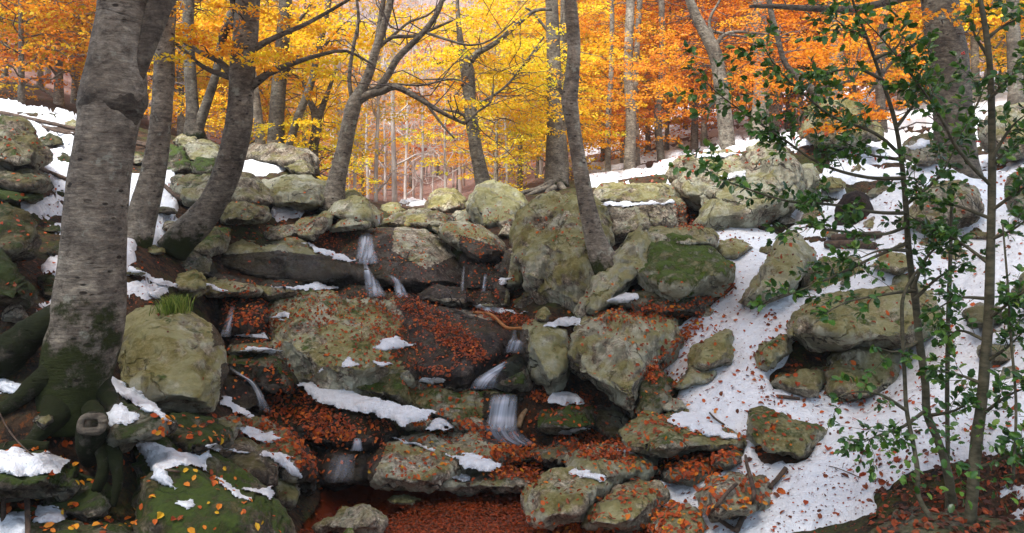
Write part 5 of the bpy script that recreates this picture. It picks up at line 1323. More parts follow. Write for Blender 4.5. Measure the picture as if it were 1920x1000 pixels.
# grass tuft
mb = MB(); rg = np.random.default_rng(3)
h = shoot(325, 590); gb = at(326, 586, (h[0][1] if h else 7.2) - .02)
for k in range(280):
    b = gb + rg.normal(0, 1, 3) * [.06, .05, .01]
    lean = rg.normal(0, .35, 2); L_ = rg.uniform(.09, .20)
    w = .0035
    p1 = b + [lean[0] * L_ * .4, lean[1] * L_ * .4, L_ * .6]; p2 = b + [lean[0] * L_ * 1.1, lean[1] * L_, L_ * .85]
    mb.add([b + [-w, 0, 0], b + [w, 0, 0], p1 + [w * .8, 0, 0], p1 + [-w * .8, 0, 0], p2], [[3, 2, 4]], [[0, 1, 2, 3]], rg.random())
tuft = empty('grass_tuft', gb); tag(tuft, 'bright green grass tuft at the edge of the round boulder', 'grass')
part('blades', mb, GRASS, tuft, hue=.5)['kind'] = 'stuff'
# ------------------------------------------------------------------ trees
def leaf_quads(P, heading, size, tilt, rng, width=0.62, droop=0.25):
    """diamond shaped leaves at points P pointing along heading (n,3 horizontal), mostly lying flat"""
    n = len(P)
    X = heading / (np.linalg.norm(heading, axis=1)[:, None] + 1e-9)
    Nn = np.stack([rng.normal(0, tilt, n), rng.normal(0, tilt, n), np.ones(n)], -1)
    Nn /= np.linalg.norm(Nn, axis=1)[:, None]
    X = X - Nn * (X * Nn).sum(1)[:, None]
    X /= np.linalg.norm(X, axis=1)[:, None] + 1e-9
    Y = np.cross(Nn, X)
    s = np.broadcast_to(size, (n,))[:, None]
    a = P
    b = P + X * s * 0.48 + Y * s * width * 0.5 + Nn * s * 0.08
    c = P + X * s - Nn * s * droop * rng.random((n, 1))
    d = P + X * s * 0.48 - Y * s * width * 0.5 + Nn * s * 0.08
    V = np.stack([a, b, c, d], 1).reshape(-1, 3)
    i = np.arange(n)[:, None] * 4
    return V, np.hstack([i, i + 1, i + 2, i + 3])

def sprays(mb, C, Hd, length, nper, lsize, rng, tilt=0.45, sag=0.10, width=0.55):
    """flat beech sprays: C (k,3) roots, Hd (k,3) headings"""
    k = len(C)
    Hd = Hd / (np.linalg.norm(Hd, axis=1)[:, None] + 1e-9)
    side = np.cross(Hd, [0, 0, 1.0]); side /= np.linalg.norm(side, axis=1)[:, None] + 1e-9
    L = np.broadcast_to(length, (k,)) * rng.uniform(0.65, 1.3, k)
    s = rng.random((k, nper)); t = rng.uniform(-1, 1, (k, nper))
    w = np.sin(np.pi * np.clip(s * 0.85 + 0.12, 0, 1)) * width
    P = C[:, None, :] + Hd[:, None, :] * (s * L[:, None])[..., None] + side[:, None, :] * (t * w * L[:, None])[..., None]
    P[..., 2] += rng.normal(0, 0.035, (k, nper)) * L[:, None] - sag * L[:, None] * (s ** 2 + 0.5 * t ** 2)
    hd = Hd[:, None, :] * 0.6 + side[:, None, :] * np.sign(t)[..., None] * 0.8 + rng.normal(0, 0.25, (k, nper, 3)) * [1, 1, 0.2]
    V, f = leaf_quads(P.reshape(-1, 3), hd.reshape(-1, 3), lsize * rng.uniform(0.65, 1.2, k * nper), tilt, rng)
    r = np.repeat(np.clip(rng.normal(0.5, 0.22, (k, 1)) * 0.6 + rng.random((k, nper)) * 0.4, 0, 1).ravel(), 4)
    mb.add(V, None, f, r)
    return L

def twig(mb, a, b, r0, r1, rng, n=6, wob=0.10, lift=0.12, seg=4, side=0):
    a = np.asarray(a, float); b = np.asarray(b, float)
    L = np.linalg.norm(b - a)
    t = np.linspace(0, 1, n)[:, None]
    P = a + (b - a) * t
    P[:, 2] += lift * L * np.sin(np.pi * t[:, 0])
    P[1:-1] += rng.normal(0, wob * L / n, (n - 2, 3))
    path = np.hstack([P, (r0 + (r1 - r0) * t)])
    tube(mb, path, seg, cap=False)
    for k in range(side):
        i = rng.integers(1, n - 1)
        q = P[i] + (b - a) * rng.uniform(0.12, 0.3) + rng.normal(0, 0.16 * L, 3) * [1, 1, 0.6]
        tt = np.linspace(0, 1, 4)[:, None]
        PP = P[i] + (q - P[i]) * tt; PP[1:-1] += rng.normal(0, 0.02 * L, (2, 3))
        tube(mb, np.hstack([PP, r1 * 1.1 + (r1 * 0.35 - r1 * 1.1) * tt]), 3, cap=False)
    return P

def traced_tree(label, d, trunk, limbs=(), blobs=(), hue=0.5, tone=1.0, moss=0.0, seg=18, step=0.10, group=None, lsize=0.075, bump=0.10, low=0.0, cat='beech tree', twigs_n=0, name='beech_tree', seed=0, mat=None):
    rng = np.random.default_rng(1000 + seed)
    base = at(trunk[0][0], trunk[0][1], d)
    e = tag(empty(name, base), label, cat, group)
    mb = MB()
    rows = [list(at(p[0], p[1], d + (p[3] if len(p) > 3 else 0))) + [p[2] * d / F] for p in trunk]
    # the stem goes on above the frame
    a, b = np.array(rows[-2]), np.array(rows[-1])
    if trunk[-1][1] < 5:
        up = (b - a); up /= np.linalg.norm(up[:3]); up[3] = 0
        for k in (1.6, 3.4): rows.append(list(b + up * k * [0.6, 0.6, 1, 1] - [0, 0, 0, b[3] * min(.75, 0.20 * k)]))
    path = spline(rows, step)
    ext = path.copy()
    n0 = len(mb.v)
    tube(mb, path, seg, bump, 2.2, seed)
    v = mb.v[0]
    zb = v[:, 2] - base[2]
    mb.r[0] = np.clip(1 - zb / max(low, 1e-3), 0, 1) * (low > 0)
    part('trunk', mb, mat or BARK, e, tone=tone, moss=moss)
    samples = [path]
    for k, lb in enumerate(limbs):
        mbl = MB()
        pl = ptube(mbl, lb, d, 0.10, 8, bump=0.08, seed=seed + k)
        part('limb', mbl, mat or BARK, e, tone=tone * 0.8, moss=moss * 0.5)
        samples.append(pl)
    S = np.vstack(samples)
    mt, ml = MB(), MB()
    for (bx, by, rx, ry, n, dd, spr) in blobs:
        C = []
        for _ in range(int(n * 1.2)):
            while True:
                q = rng.uniform(-1, 1, 2)
                if q @ q < 1: break
            C.append(at(bx + q[0] * rx, by + q[1] * ry, d + dd + rng.normal(0, rx * d / F * 0.5)))
        C = np.array(C)
        Hd = []
        for c in C:
            dist = np.linalg.norm((S[:, :3] - c) * [1, 1, 1.3], axis=1) + np.where(S[:, 2] > c[2] + 0.2, 0.8, 0)
            j = dist.argmin()
            o = S[j, :3]
            if rng.random() < 0.55: twig(mt, o, c, min(0.014, S[j, 3] * 0.5), 0.004, rng, 6, 0.25, 0.10, 4, 1)
            h = c - o; h[2] *= 0.3
            h = h / (np.linalg.norm(h) + 1e-6) + rng.normal(0, 0.45, 3) * [1, 1, 0.25]
            Hd.append(h)
        sprays(ml, C, np.array(Hd), spr, 66, lsize, rng, .75)
    for _ in range(twigs_n):      # bare twigs
        j = rng.integers(len(S) // 4, len(S)); o = S[j, :3]
        c = o + rng.normal(0, 1.0, 3) * [1, 1, 0.5] + [0, 0, 0.4]
        twig(mt, o, c, min(0.012, S[j, 3] * .5), 0.003, rng, 7, 0.3, 0.1, 4, 4)
    if mt.n: part('twigs', mt, TWIG, e)['kind'] = 'stuff'
    if ml.n: part('foliage', ml, CROWN, e, hue=hue + .05)['kind'] = 'stuff'
    return e, path

# the thick beech at the left, with its flaring root and burl
big, bigpath = traced_tree('thick grey beech trunk with a mossy flared base standing nearest at the left', 4.7,
    [(128, 800, 62), (135, 745, 58), (146, 690, 61), (160, 630, 64), (168, 570, 62), (173, 500, 57), (180, 400, 53), (192, 300, 52), (206, 210, 54), (213, 170, 57), (220, 110, 50), (232, 40, 48), (236, -30, 47)],
    limbs=[[(255, 150, 14), (266, 110, 17), (282, 60, 21), (298, 15, 23), (318, -40, 23), (332, -80, 22)]],
    seg=56, step=0.022, bump=0.07, low=1.45, moss=.3, tone=1.0, seed=1)
for pts in [[(150, 590, 30), (110, 600, 40, -.05), (60, 625, 44, -.05), (0, 665, 48, 0), (-90, 720, 50, .1)],
            [(120, 690, 40, -.1), (70, 720, 30, -.15), (20, 760, 24, -.2), (-60, 800, 22, -.2)],
            [(120, 750, 40, -.1), (85, 800, 26, -.25), (50, 835, 14, -.35)],
            [(170, 760, 22, -.15), (205, 830, 17, -.3), (222, 890, 14, -.42), (212, 950, 8, -.45)],
            [(180, 800, 16, -.25), (195, 870, 18, -.4), (180, 920, 12, -.42)],
            [(190, 720, 26, 0), (225, 780, 17, -.1), (262, 800, 14, -.1), (300, 815, 10, -.1)],
            [(90, 840, 18, -.4), (40, 835, 15, -.45), (-10, 850, 16, -.45), (-80, 880, 15, -.4)]]:
    mb = MB(); ptube(mb, [[q[0], q[1], q[2] * .72] + list(q[3:]) for q in pts], 4.7, 0.02, 30, bump=0.42, bscale=6.0, seed=len(pts)); mb.r[0] = np.full(mb.n, 0.62)
    part('root', mb, BARK, big, tone=0.5, moss=.6)
# the hollow knot ring on its root
mb = MB()
cc = at(172, 795, 4.15)
th = np.linspace(0, 2 * math.pi, 25)[:-1]
ring = np.stack([cc[0] + 0.062 * np.cos(th), cc[1] + 0.02 * np.sin(th), cc[2] + 0.042 * np.sin(th) + 0.008 * np.sin(3 * th)], -1)
ring = np.vstack([ring, ring[:2]])
tube(mb, np.hstack([ring, np.full((26, 1), 0.021)]), 12, 0.35, 14, 4)
part('knot_ring', mb, BARK, big, tone=0.7, moss=0)
mb = MB(); ptube(mb, [(172, 792, 20, .02 - .5), (172, 800, 26, .12 - .5), (170, 830, 26, .16 - .5), (168, 862, 16, .3 - .5)], 4.7, 0.03, 16, bump=0.15)
mb.r[0] = np.full(mb.n, .4)
part('knot_stub', mb, BARK, big, tone=0.4, moss=.9)
mb = MB()
burl = at(211, 190, 4.7)
v_, f_ = ico(5)
q_ = v_ * [0.198, 0.19, 0.21]
q_ = q_ * (1 + 0.14 * fbm((q_ + burl) * 9, 4, 5))[:, None]
mb.add(q_ + burl, f_, None, 0.25)
part('burl', mb, BARK, big, tone=0.6, moss=.35)

traced_tree('slim leaning beech with spotted bark just behind the thick trunk', 8.6,
    [(243, 470, 34), (256, 440, 30), (268, 400, 25), (286, 330, 22), (299, 250, 19), (306, 170, 18), (309, 100, 18), (311, 40, 17), (313, -30, 16)], seg=26, step=.05, tone=1.0, low=.5, moss=.05, seed=2)
CURVED, _ = traced_tree('curved beech sweeping up from the rock pile with dark forking boughs', 9.1,
    [(322, 470, 30), (345, 442, 29), (373, 415, 28), (405, 370, 26), (430, 310, 25), (446, 240, 24), (452, 180, 24), (456, 120, 24), (462, 50, 23), (466, -30, 22)],
    limbs=[[(462, 168, 9), (445, 155, 8), (430, 135, 7), (408, 113, 6), (375, 98, 5), (340, 76, 4), (305, 66, 3)],
           [(462, 168, 9), (480, 155, 8), (502, 138, 7), (555, 117, 5), (605, 102, 4), (650, 96, 3), (700, 122, 2)],
           [(470, 95, 8), (500, 78, 6), (535, 62, 5), (580, 42, 4), (650, 2, 3), (700, -30, 2)],
           [(462, 90, 9), (452, 60, 8), (440, 20, 8), (436, -30, 7)],
           [(430, 145, 6), (380, 125, 4), (320, 75, 3), (270, 55, 2)],
           [(450, 60, 7), (430, 45, 8), (418, 65, 9), (416, 90, 6)]],
    blobs=[(390, 50, 130, 55, 15, 0, .42), (425, 118, 100, 26, 9, -.3, .36), (345, 105, 60, 45, 8, -.2, .38), (530, 80, 70, 45, 7, .3, .4), (580, 120, 70, 30, 5, 0, .35)],
    lsize=.055, hue=.46, seg=30, step=.05, low=.7, moss=.1, tone=.8, seed=3)
traced_tree('dark twin stemmed beech forking low on top of the left rock pile', 14.2,
    [(366, 268, 24), (364, 250, 19), (361, 200, 12), (356, 130, 11), (353, 50, 10), (355, -30, 9)],
    limbs=[[(368, 245, 13), (380, 215, 10), (392, 180, 9), (406, 135, 8), (420, 60, 8), (450, -10, 7)]],
    blobs=[(330, 60, 70, 60, 24, 1, .8), (400, 40, 90, 50, 24, .5, .8), (300, 170, 60, 40, 12, 1.5, .8)], hue=.42, tone=.55, low=.6, moss=.1, seg=16, seed=4)
traced_tree('straight dark trunk behind the rust brown boulder', 15.4,
    [(517, 280, 17), (520, 200, 14), (527, 110, 13), (533, 30, 12), (537, -30, 11)],
    limbs=[[(527, 100, 5), (545, 60, 4), (575, 20, 3), (600, -20, 3)], [(523, 150, 4), (560, 115, 3), (620, 90, 2)]],
    blobs=[(575, 85, 75, 60, 30, 0, .8), (500, 60, 60, 60, 18, .6, .8), (600, 180, 50, 35, 12, 1, .8)], hue=.36, tone=.62, seg=16, seed=5)
traced_tree('thin grey trunk between the curved beech and the straight dark trunk', 17.5,
    [(489, 278, 10), (484, 220, 9), (477, 165, 8), (470, 110, 7), (462, 40, 6), (460, -30, 6)], blobs=[(440, 200, 50, 40, 14, .5, .9)], hue=.38, tone=.95, seg=12, seed=6)
traced_tree('wavy thin dark stem rising from the end of the rust brown boulder', 15.2,
    [(541, 275, 7), (558, 222, 8), (582, 160, 7), (598, 90, 6), (612, 30, 5), (620, -30, 5)],
    limbs=[[(590, 120, 3), (620, 70, 3), (650, 40, 2)]], blobs=[(620, 60, 60, 60, 18, 0, .7), (560, 240, 30, 20, 5, 0, .6)], hue=.34, tone=.62, seg=12, seed=7)
traced_tree('short forked stem with yellow foliage over the lens shaped stone', 16.2,
    [(592, 330, 9), (588, 280, 9), (594, 235, 10), (588, 205, 7), (578, 185, 5), (570, 150, 3)],
    limbs=[[(595, 228, 7), (605, 200, 6), (618, 165, 4), (630, 130, 2)]],
    blobs=[(590, 250, 60, 40, 20, .3, .8), (640, 330, 50, 45, 14, 2, .8), (560, 300, 30, 20, 6, 1, .7)], hue=.27, tone=.8, seg=12, seed=8, twigs_n=10)
traced_tree('pale forked beech standing by the top waterfall with wide bare boughs', 12.2,
    [(620, 405, 28), (626, 370, 21), (632, 335, 17), (643, 290, 15), (655, 230, 14), (664, 195, 14), (678, 168, 10), (692, 138, 9), (706, 90, 8), (722, 40, 7), (738, -30, 6)],
    limbs=[[(668, 190, 11), (690, 178, 8), (720, 170, 7), (742, 163, 6), (780, 182, 5), (830, 212, 4), (872, 233, 2.5)],
           [(708, 168, 7), (728, 140, 7), (745, 110, 6.5), (775, 80, 6), (803, 50, 5.5), (822, 20, 5), (835, -20, 4)],
           [(697, 125, 7), (704, 95, 6), (710, 60, 5.5), (716, 20, 5), (722, -20, 4.5)],
           [(712, 88, 4), (735, 70, 4), (775, 68, 3.5), (810, 55, 3), (850, 38, 2)],
           [(735, 68, 3), (770, 40, 2.5), (800, 30, 2), (840, -5, 1.5)],
           [(662, 195, 5), (655, 150, 4), (662, 90, 3.5), (672, 40, 3), (668, -10, 2.5)],
           [(872, 233, 2.5), (895, 210, 2.2), (920, 192, 2), (925, 160, 1.6)],
           [(800, 195, 3), (830, 235, 2.2), (852, 260, 1.6)],
           [(685, 170, 2.5), (730, 158, 2.2), (790, 160, 2), (850, 148, 1.8), (890, 165, 1.2)],
           [(800, 62, 3), (840, 75, 2.5), (880, 85, 2), (920, 75, 1.6), (965, 40, 1.2)]],
    blobs=[(800, 160, 60, 35, 6, .5, .5), (690, 60, 50, 50, 5, .5, .45)], hue=.42, tone=1.05, seg=24, step=.06, low=.35, moss=.1, seed=9, twigs_n=46)
traced_tree('leaning dark trunk with a knobbly top among yellow leaves', 16.2,
    [(908, 352, 15), (896, 300, 13), (887, 245, 12), (881, 190, 12), (876, 130, 13), (868, 105, 9), (862, 70, 6), (858, 20, 4), (858, -20, 3)],
    limbs=[[(882, 115, 8), (895, 100, 6), (930, 80, 5), (975, 42, 4), (1005, 20, 3.5), (1035, 18, 3)], [(872, 125, 5), (855, 112, 3), (820, 120, 2)], [(886, 240, 4), (868, 215, 3), (830, 205, 2)],
           [(888, 200, 3), (950, 160, 2.2), (1020, 70, 1.8)], [(885, 170, 2.5), (840, 150, 2), (780, 150, 1.5)]],
    blobs=[(890, 60, 110, 55, 26, 0, .8), (960, 120, 80, 45, 20, .6, .8), (855, 115, 70, 15, 9, -.2, .7), (900, 195, 60, 14, 9, -.2, .7), (985, 200, 60, 60, 20, .8, .8), (870, 20, 100, 25, 14, 0, .8)], hue=.33, tone=.72, seg=16, seed=10, twigs_n=26)
root_tree, _ = traced_tree('tall straight brown trunk with exposed roots behind the huge boulder', 17.5,
    [(1043, 352, 26), (1041, 325, 20), (1040, 290, 17), (1040, 200, 14), (1038, 100, 13), (1034, 0, 12), (1033, -30, 12)],
    limbs=[[(1036, 70, 3), (1000, 25, 2.5), (985, 15, 2)], [(1040, 60, 3), (1010, 90, 2.5), (960, 150, 2)]],
    blobs=[(1000, 200, 40, 60, 14, 0, .8), (1000, 110, 50, 40, 12, .3, .8)], hue=.33, tone=.78, seg=18, low=.4, seed=11, twigs_n=8)
for pts in [[(1035, 345, 9, -.3), (1010, 355, 6, -.5), (985, 360, 4.5, -.6), (960, 368, 3, -.6)], [(1050, 348, 8, -.3), (1060, 356, 5, -.6), (1075, 360, 3, -.8)],
            [(1030, 350, 6, -.5), (1000, 362, 4, -.9), (975, 375, 3, -1.1), (965, 382, 2, -1.2)], [(1040, 352, 6, -.5), (1025, 362, 4, -.9), (1050, 370, 3, -1.1), (1068, 372, 2, -1.2)]]:
    mb = MB(); ptube(mb, pts, 17.5, .1, 8, bump=.2); part('root', mb, BARK, root_tree, tone=.8)
SLANT, _ = traced_tree('pale slanting beech rooted on the shoulder of the huge boulder', 9.4,
    [(1142, 505, 30), (1128, 480, 25), (1115, 445, 20), (1104, 400, 17), (1094, 350, 15), (1085, 300, 13.5), (1076, 245, 13), (1069, 200, 15), (1068, 185, 15), (1072, 150, 13.5), (1076, 90, 12.5), (1072, 30, 12), (1068, -30, 11)],
    limbs=[[(1062, 185, 5), (1052, 172, 4), (1047, 164, 4)], [(1150, 500, 14), (1165, 490, 10), (1190, 480, 5)]],
    seg=26, step=.05, tone=1.25, low=.45, moss=.1, seed=12)
traced_tree('grey crooked beech on the wall crest left of the holly branches', 17.2,
    [(1367, 292, 14), (1360, 235, 14), (1352, 160, 13), (1343, 110, 13), (1332, 82, 12), (1312, 45, 10), (1293, 0, 8), (1285, -40, 7)],
    limbs=[[(1340, 95, 6), (1352, 70, 4), (1380, 60, 3), (1440, 65, 2)], [(1338, 75, 4), (1330, 40, 3), (1350, 0, 2)], [(1318, 55, 3), (1350, 62, 3), (1400, 70, 2)]],
    blobs=[(1330, 150, 100, 70, 30, 1, .8), (1420, 90, 90, 70, 26, .5, .8), (1280, 90, 60, 70, 18, .5, .8)], hue=.62, tone=.95, seg=16, seed=13, twigs_n=26)
traced_tree('dark leaning tree bending left beside the big mossy boulder', 14.2,
    [(1560, 225, 10), (1545, 205, 10), (1532, 180, 9), (1515, 162, 8), (1490, 140, 6), (1470, 115, 5), (1458, 70, 5), (1445, 20, 5), (1440, -30, 5)],
    limbs=[[(1528, 168, 4), (1560, 160, 3), (1600, 150, 2)]], blobs=[(1500, 120, 90, 80, 24, .6, .7), (1600, 80, 90, 60, 18, .6, .7), (1590, 212, 40, 14, 6, -1, .5)], hue=.60, tone=.55, seg=12, seed=14, twigs_n=14)
stout, _ = traced_tree('stout shaded beech trunk behind the holly', 11.2,
    [(1800, 345, 42), (1793, 300, 36), (1787, 220, 33), (1778, 120, 33), (1768, 50, 32), (1760, -10, 31), (1757, -40, 31)],
    limbs=[[(1765, 0, 9), (1720, -8, 8), (1660, 5, 7), (1600, 17, 7), (1520, 16, 6), (1450, 12, 5), (1405, 12, 3)], [(1775, 50, 4), (1720, 80, 3), (1670, 120, 3), (1630, 175, 2)], [(1790, 40, 4), (1840, 20, 3), (1900, 5, 2)]],
    blobs=[(1820, 40, 70, 30, 6, -.6, .45), (1700, 30, 60, 25, 4, -.3, .4), (1590, 235, 40, 12, 4, -.6, .4)], hue=.58, tone=.62, seg=30, step=.06, low=.3, seed=15, twigs_n=24)
for px, py, d, r, tn, lab, hu in [(1060 - 4, 350, 21, 9, .75, 'grey stem tucked against the tall straight brown trunk', .34), (1141, 345, 23, 6, 1.2, 'slim pale trunk on the snowy hill left of a thicker pale one', .45),
                          (1180, 348, 22, 11, 1.35, 'thickest pale trunk on the snowy hill above the square cut wall', .5), (1196, 347, 23.5, 7, 1.1, 'grey trunk close beside the thickest pale one', .55),
                          (1238, 345, 24, 8, .8, 'brown trunk with orange leaves on the snowy hill by the blocky boulder', .68), (1302, 300, 26, 7, .9, 'slim brown trunk on the snow above the blocky boulder', .66),
                          (1425, 275, 22, 17, 1.1, 'broad grey trunk behind the rounded block', .6), (1455, 268, 24, 12, 1.15, 'grey trunk next to the broad one behind the rounded block', .62), (1482, 262, 25, 9, .9, 'brown trunk behind the holly branch tips', .66),
                          (1565, 210, 20, 14, .9, 'grey trunk behind the big mossy boulder', .62), (1655, 300, 17, 9, .7, 'slim trunk in snow between the mossy boulder and the stout trunk', .58), (1905, 215, 17, 13, .7, 'grey trunk at the right edge above the snow bank', .4),
                          (1690, 250, 22, 8, 1.2, 'slim pale trunk behind the holly leaves', .5)]:
    rg = np.random.default_rng(int(px))
    traced_tree(lab, d, [(px, py + 6, r * 1.3), (px + rg.uniform(-2, 2), py - 40, r), (px + rg.uniform(-5, 5), py - 130, r * .9), (px + rg.uniform(-8, 8), py - 220, r * .8), (px + rg.uniform(-12, 12), min(-30, py - 330), r * .7)],
                blobs=[(px + rg.uniform(-30, 30), py - 110, 60, 45, 14, rg.uniform(-1, 1.5), .9), (px, py - 210, 85, 70, 22, rg.uniform(-1, 1.5), .9), (px, py - 300, 90, 60, 14, rg.uniform(-1, 1.5), .9)],
                hue=hu, tone=tn, seg=12, step=.3, seed=int(px), lsize=.095, twigs_n=6)

# unseen crowns over the nearer trees, added and placed to shade the foreground
def shade_canopy(e, c, rad, h, n, hue, seed):
    rng = np.random.default_rng(seed)
    ml, mt = MB(), MB()
    q = rng.normal(0, 1, (n, 3)); q /= np.linalg.norm(q, axis=1)[:, None]
    C = np.array(c) + q * rng.random((n, 1)) ** .4 * [rad, rad, h]
    sprays(ml, C, q * [1, 1, .2] + rng.normal(0, .3, (n, 3)), 1.3, 44, .12, rng, .5)
    foot = np.array(c) - [0, 0, h * .8]
    for k in range(26): twig(mt, foot, C[rng.integers(n)], .05, .012, rng, 7, .2, .1, 5, 3)
    part('shade_limbs', mt, BARK, e)['kind'] = 'stuff'
    part('shade_foliage', ml, CROWN, e, hue=hue)['kind'] = 'stuff'
shade_canopy(big, (-2.4, 3.0, 9.4), 4.8, 2.2, 700, .5, 1)
shade_canopy(CURVED, (-3.8, 6.0, 11.2), 4.0, 2.2, 560, .5, 2)
shade_canopy(stout, (5.4, 6.0, 12.0), 5.0, 2.4, 400, .55, 3)
shade_canopy(SLANT, (1.4, 4.6, 11.2), 4.0, 2.0, 330, .45, 4)

# the beeches of the wood behind: a few grown once, then copied and turned
def grow_beech(seed, h, crown_r, nspray, lsize, start, lean=0.05):
    rng = np.random.default_rng(seed)
    e = empty('beech_tree', (0, 0, 0))
    n = 9
    z = np.linspace(-0.3, h, n)
    xy = np.cumsum(rng.normal(0, lean, (n, 2)), 0) * (z[:, None] / h)
    r0 = h * 0.0125
    path = spline(np.hstack([xy, z[:, None], (r0 * (1 - 0.85 * np.clip(z, 0, h) / h) + (r0 * .5) * np.exp(-np.clip(z, 0, h) * 3))[:, None]]), 0.45)
    mb = MB(); tube(mb, path, 9, .12, 2, seed)
    part('trunk', mb, BARK, e)
    mt, ml = MB(), MB()
    C, Hd = [], []
    nb = nspray // 7
    for b in range(nb):
        t = start + (1 - start) * (b + rng.random()) / nb
        j = int(t * (len(path) - 1)); o = path[j, :3]
        a = b * 2.4 + rng.uniform(-.5, .5)
        reach = crown_r * (0.45 + 0.75 * math.sin(math.pi * min(1, 0.15 + 0.85 * (1 - t)))) * rng.uniform(.6, 1.15)
        tip = o + np.array([math.cos(a) * reach, math.sin(a) * reach, reach * rng.uniform(0.0, 0.55)])
        P = twig(mt, o, tip, max(.012, path[j, 3] * .38), .006, rng, 7, .3, .08, 4, 5)
        for k in range(7):
            i = min(6, max(1, int(rng.beta(2.2, 1.2) * 7)))
            h_ = (tip - o) * [1, 1, .2]; h_ = h_ / (np.linalg.norm(h_) + 1e-6) + rng.normal(0, .6, 3) * [1, 1, .2]
            C.append(P[i] + rng.normal(0, .18, 3)); Hd.append(h_)
    part('branches', mt, BARK, e)['kind'] = 'stuff'
    sprays(ml, np.array(C), np.array(Hd), 1.0, 36, lsize, rng, .85)
    part('foliage', ml, CROWN, e)['kind'] = 'stuff'
    return e
def copy_tree(src, loc, rz, sc, hue, tone, label, group):
    r = src.copy(); COL.objects.link(r)
    r.location = loc; r.rotation_euler = (0, 0, rz); r.scale = (sc,) * 3
    for ch in src.children:
        c = ch.copy(); COL.objects.link(c); c.parent = r
        c['hue'] = hue; c['tone'] = tone
    tag(r, label, 'beech tree' if 'foliage' in [c.name.split('.')[0] for c in src.children] else 'bare tree', group)
    return r
BEECHES = [grow_beech(31, 8.5, 3.0, 300, .125, .12), grow_beech(32, 9.5, 3.2, 320, .125, .16), grow_beech(33, 7.5, 2.8, 260, .115, .10), grow_beech(34, 9.0, 2.9, 280, .13, .20)]
def spot(px, d):
    u = (px - 960) / F
    return np.array([u * d, d, float(ground(np.array([u]), np.array([d]))[0]) - 0.1])
WOODS = [
    ('left', 'orange and rust leaved beech on the slope behind the thick trunk', 'beeches on the slope behind the thick trunk', [(-60, 21, .62), (10, 26, .28), (40, 19, .62), (75, 30, .5), (110, 23, .30), (140, 27, .6), (-20, 33, .64), (90, 40, .7), (-120, 28, .5), (150, 36, .4), (30, 46, .68), (200, 24, .55), (-150, 40, .6)]),
    ('lm', 'yellow to orange beech in the wood behind the left rock pile', 'beeches in the wood behind the left rock pile', [(250, 21, .42), (300, 26, .36), (340, 22, .34), (450, 28, .42), (508, 27, .42), (572, 26, .36), (270, 34, .5), (370, 38, .44), (470, 38, .32), (560, 42, .5), (200, 32, .58), (420, 50, .62), (520, 54, .6)]),
    ('c', 'loose yellow green beech in the wood above the tall crusty boulder', 'beeches in the wood above the tall crusty boulder', [(930, 26, .26), (975, 30, .30), (1010, 36, .34), (900, 38, .42), (960, 44, .5), (860, 46, .62), (1030, 28, .28), (1000, 52, .45)]),
    ('cl', 'small far beech with rusty leaves in the wood above the top waterfall', 'far beeches above the top waterfall', [(720, 52, .55), (770, 58, .48), (680, 46, .40), (820, 62, .66), (650, 60, .5)]),
    ('cr', 'golden orange beech in the wood above the square cut wall', 'beeches in the wood above the square cut wall', [(1090, 27, .40), (1130, 32, .44), (1170, 28, .44), (1215, 30, .52), (1250, 27, .66), (1285, 33, .60), (1110, 42, .5), (1190, 40, .58), (1260, 44, .64), (1150, 52, .66)]),
    ('r', 'orange and rust leaved beech in the wood behind the holly', 'beeches in the wood behind the holly', [(1320, 26, .64), (1370, 30, .62), (1410, 25, .60), (1460, 29, .68), (1500, 24, .62), (1550, 28, .58), (1600, 24, .64), (1650, 27, .62), (1340, 40, .7), (1430, 42, .66), (1530, 40, .7), (1620, 38, .66), (1690, 30, .52)]),
    ('rr', 'yellow leaved beech in the wood at the top right behind the stout trunk', 'yellow beeches behind the stout trunk', [(1740, 22, .36), (1830, 20, .32), (1880, 24, .30), (1930, 21, .36), (1850, 32, .42), (1780, 34, .48), (1990, 26, .4), (1960, 36, .5)]),
]
MARKS = [(-9999, 'left edge'), (205, 'thick trunk'), (302, 'slim leaning beech'), (362, 'dark twin beech'), (450, 'curved beech'), (522, 'straight dark trunk'), (580, 'wavy dark stem'), (655, 'forked pale beech'), (882, 'knobbly trunk'),
         (1040, 'tall brown trunk'), (1072, 'slanting beech'), (1180, 'thickest pale trunk'), (1352, 'crooked beech'), (1425, 'broad grey trunk'), (1530, 'dark leaning tree'), (1785, 'stout shaded trunk'), (9999, 'right edge')]
ORD = ['nearest', 'second', 'third', 'fourth', 'fifth', 'sixth', 'seventh', 'eighth', 'ninth', 'tenth', 'eleventh', 'twelfth', 'thirteenth', 'fourteenth', 'fifteenth']
ALLSPOTS = [(px, d) for w in WOODS for px, d, h in w[3]]
def gap_label(px, d, hue):
    k = max(i for i in range(len(MARKS)) if MARKS[i][0] <= px)
    a, b = MARKS[k], MARKS[k + 1]
    rank = sorted(q[1] for q in ALLSPOTS if a[0] <= q[0] < b[0]).index(d)
    c = 'yellow green' if hue < .32 else 'golden' if hue < .46 else 'orange' if hue < .6 else 'rusty orange'
    return f'{c} beech between {a[1]} and {b[1]}, {ORD[rank]} from the front'
ti = 0
rg = np.random.default_rng(5)
for _, lab, grp, spots in WOODS:
    for px, d, hue in spots:
        src = BEECHES[ti % 4]; ti += 1
        copy_tree(src, spot(px, d), rg.uniform(0, 6.28), rg.uniform(.8, 1.2), hue + (.05 if d < 30 else .08), rg.uniform(.9, 1.6), gap_label(px, d, hue), grp)
for b in BEECHES:
    for c in list(b.children): bpy.data.objects.remove(c)
    bpy.data.objects.remove(b)

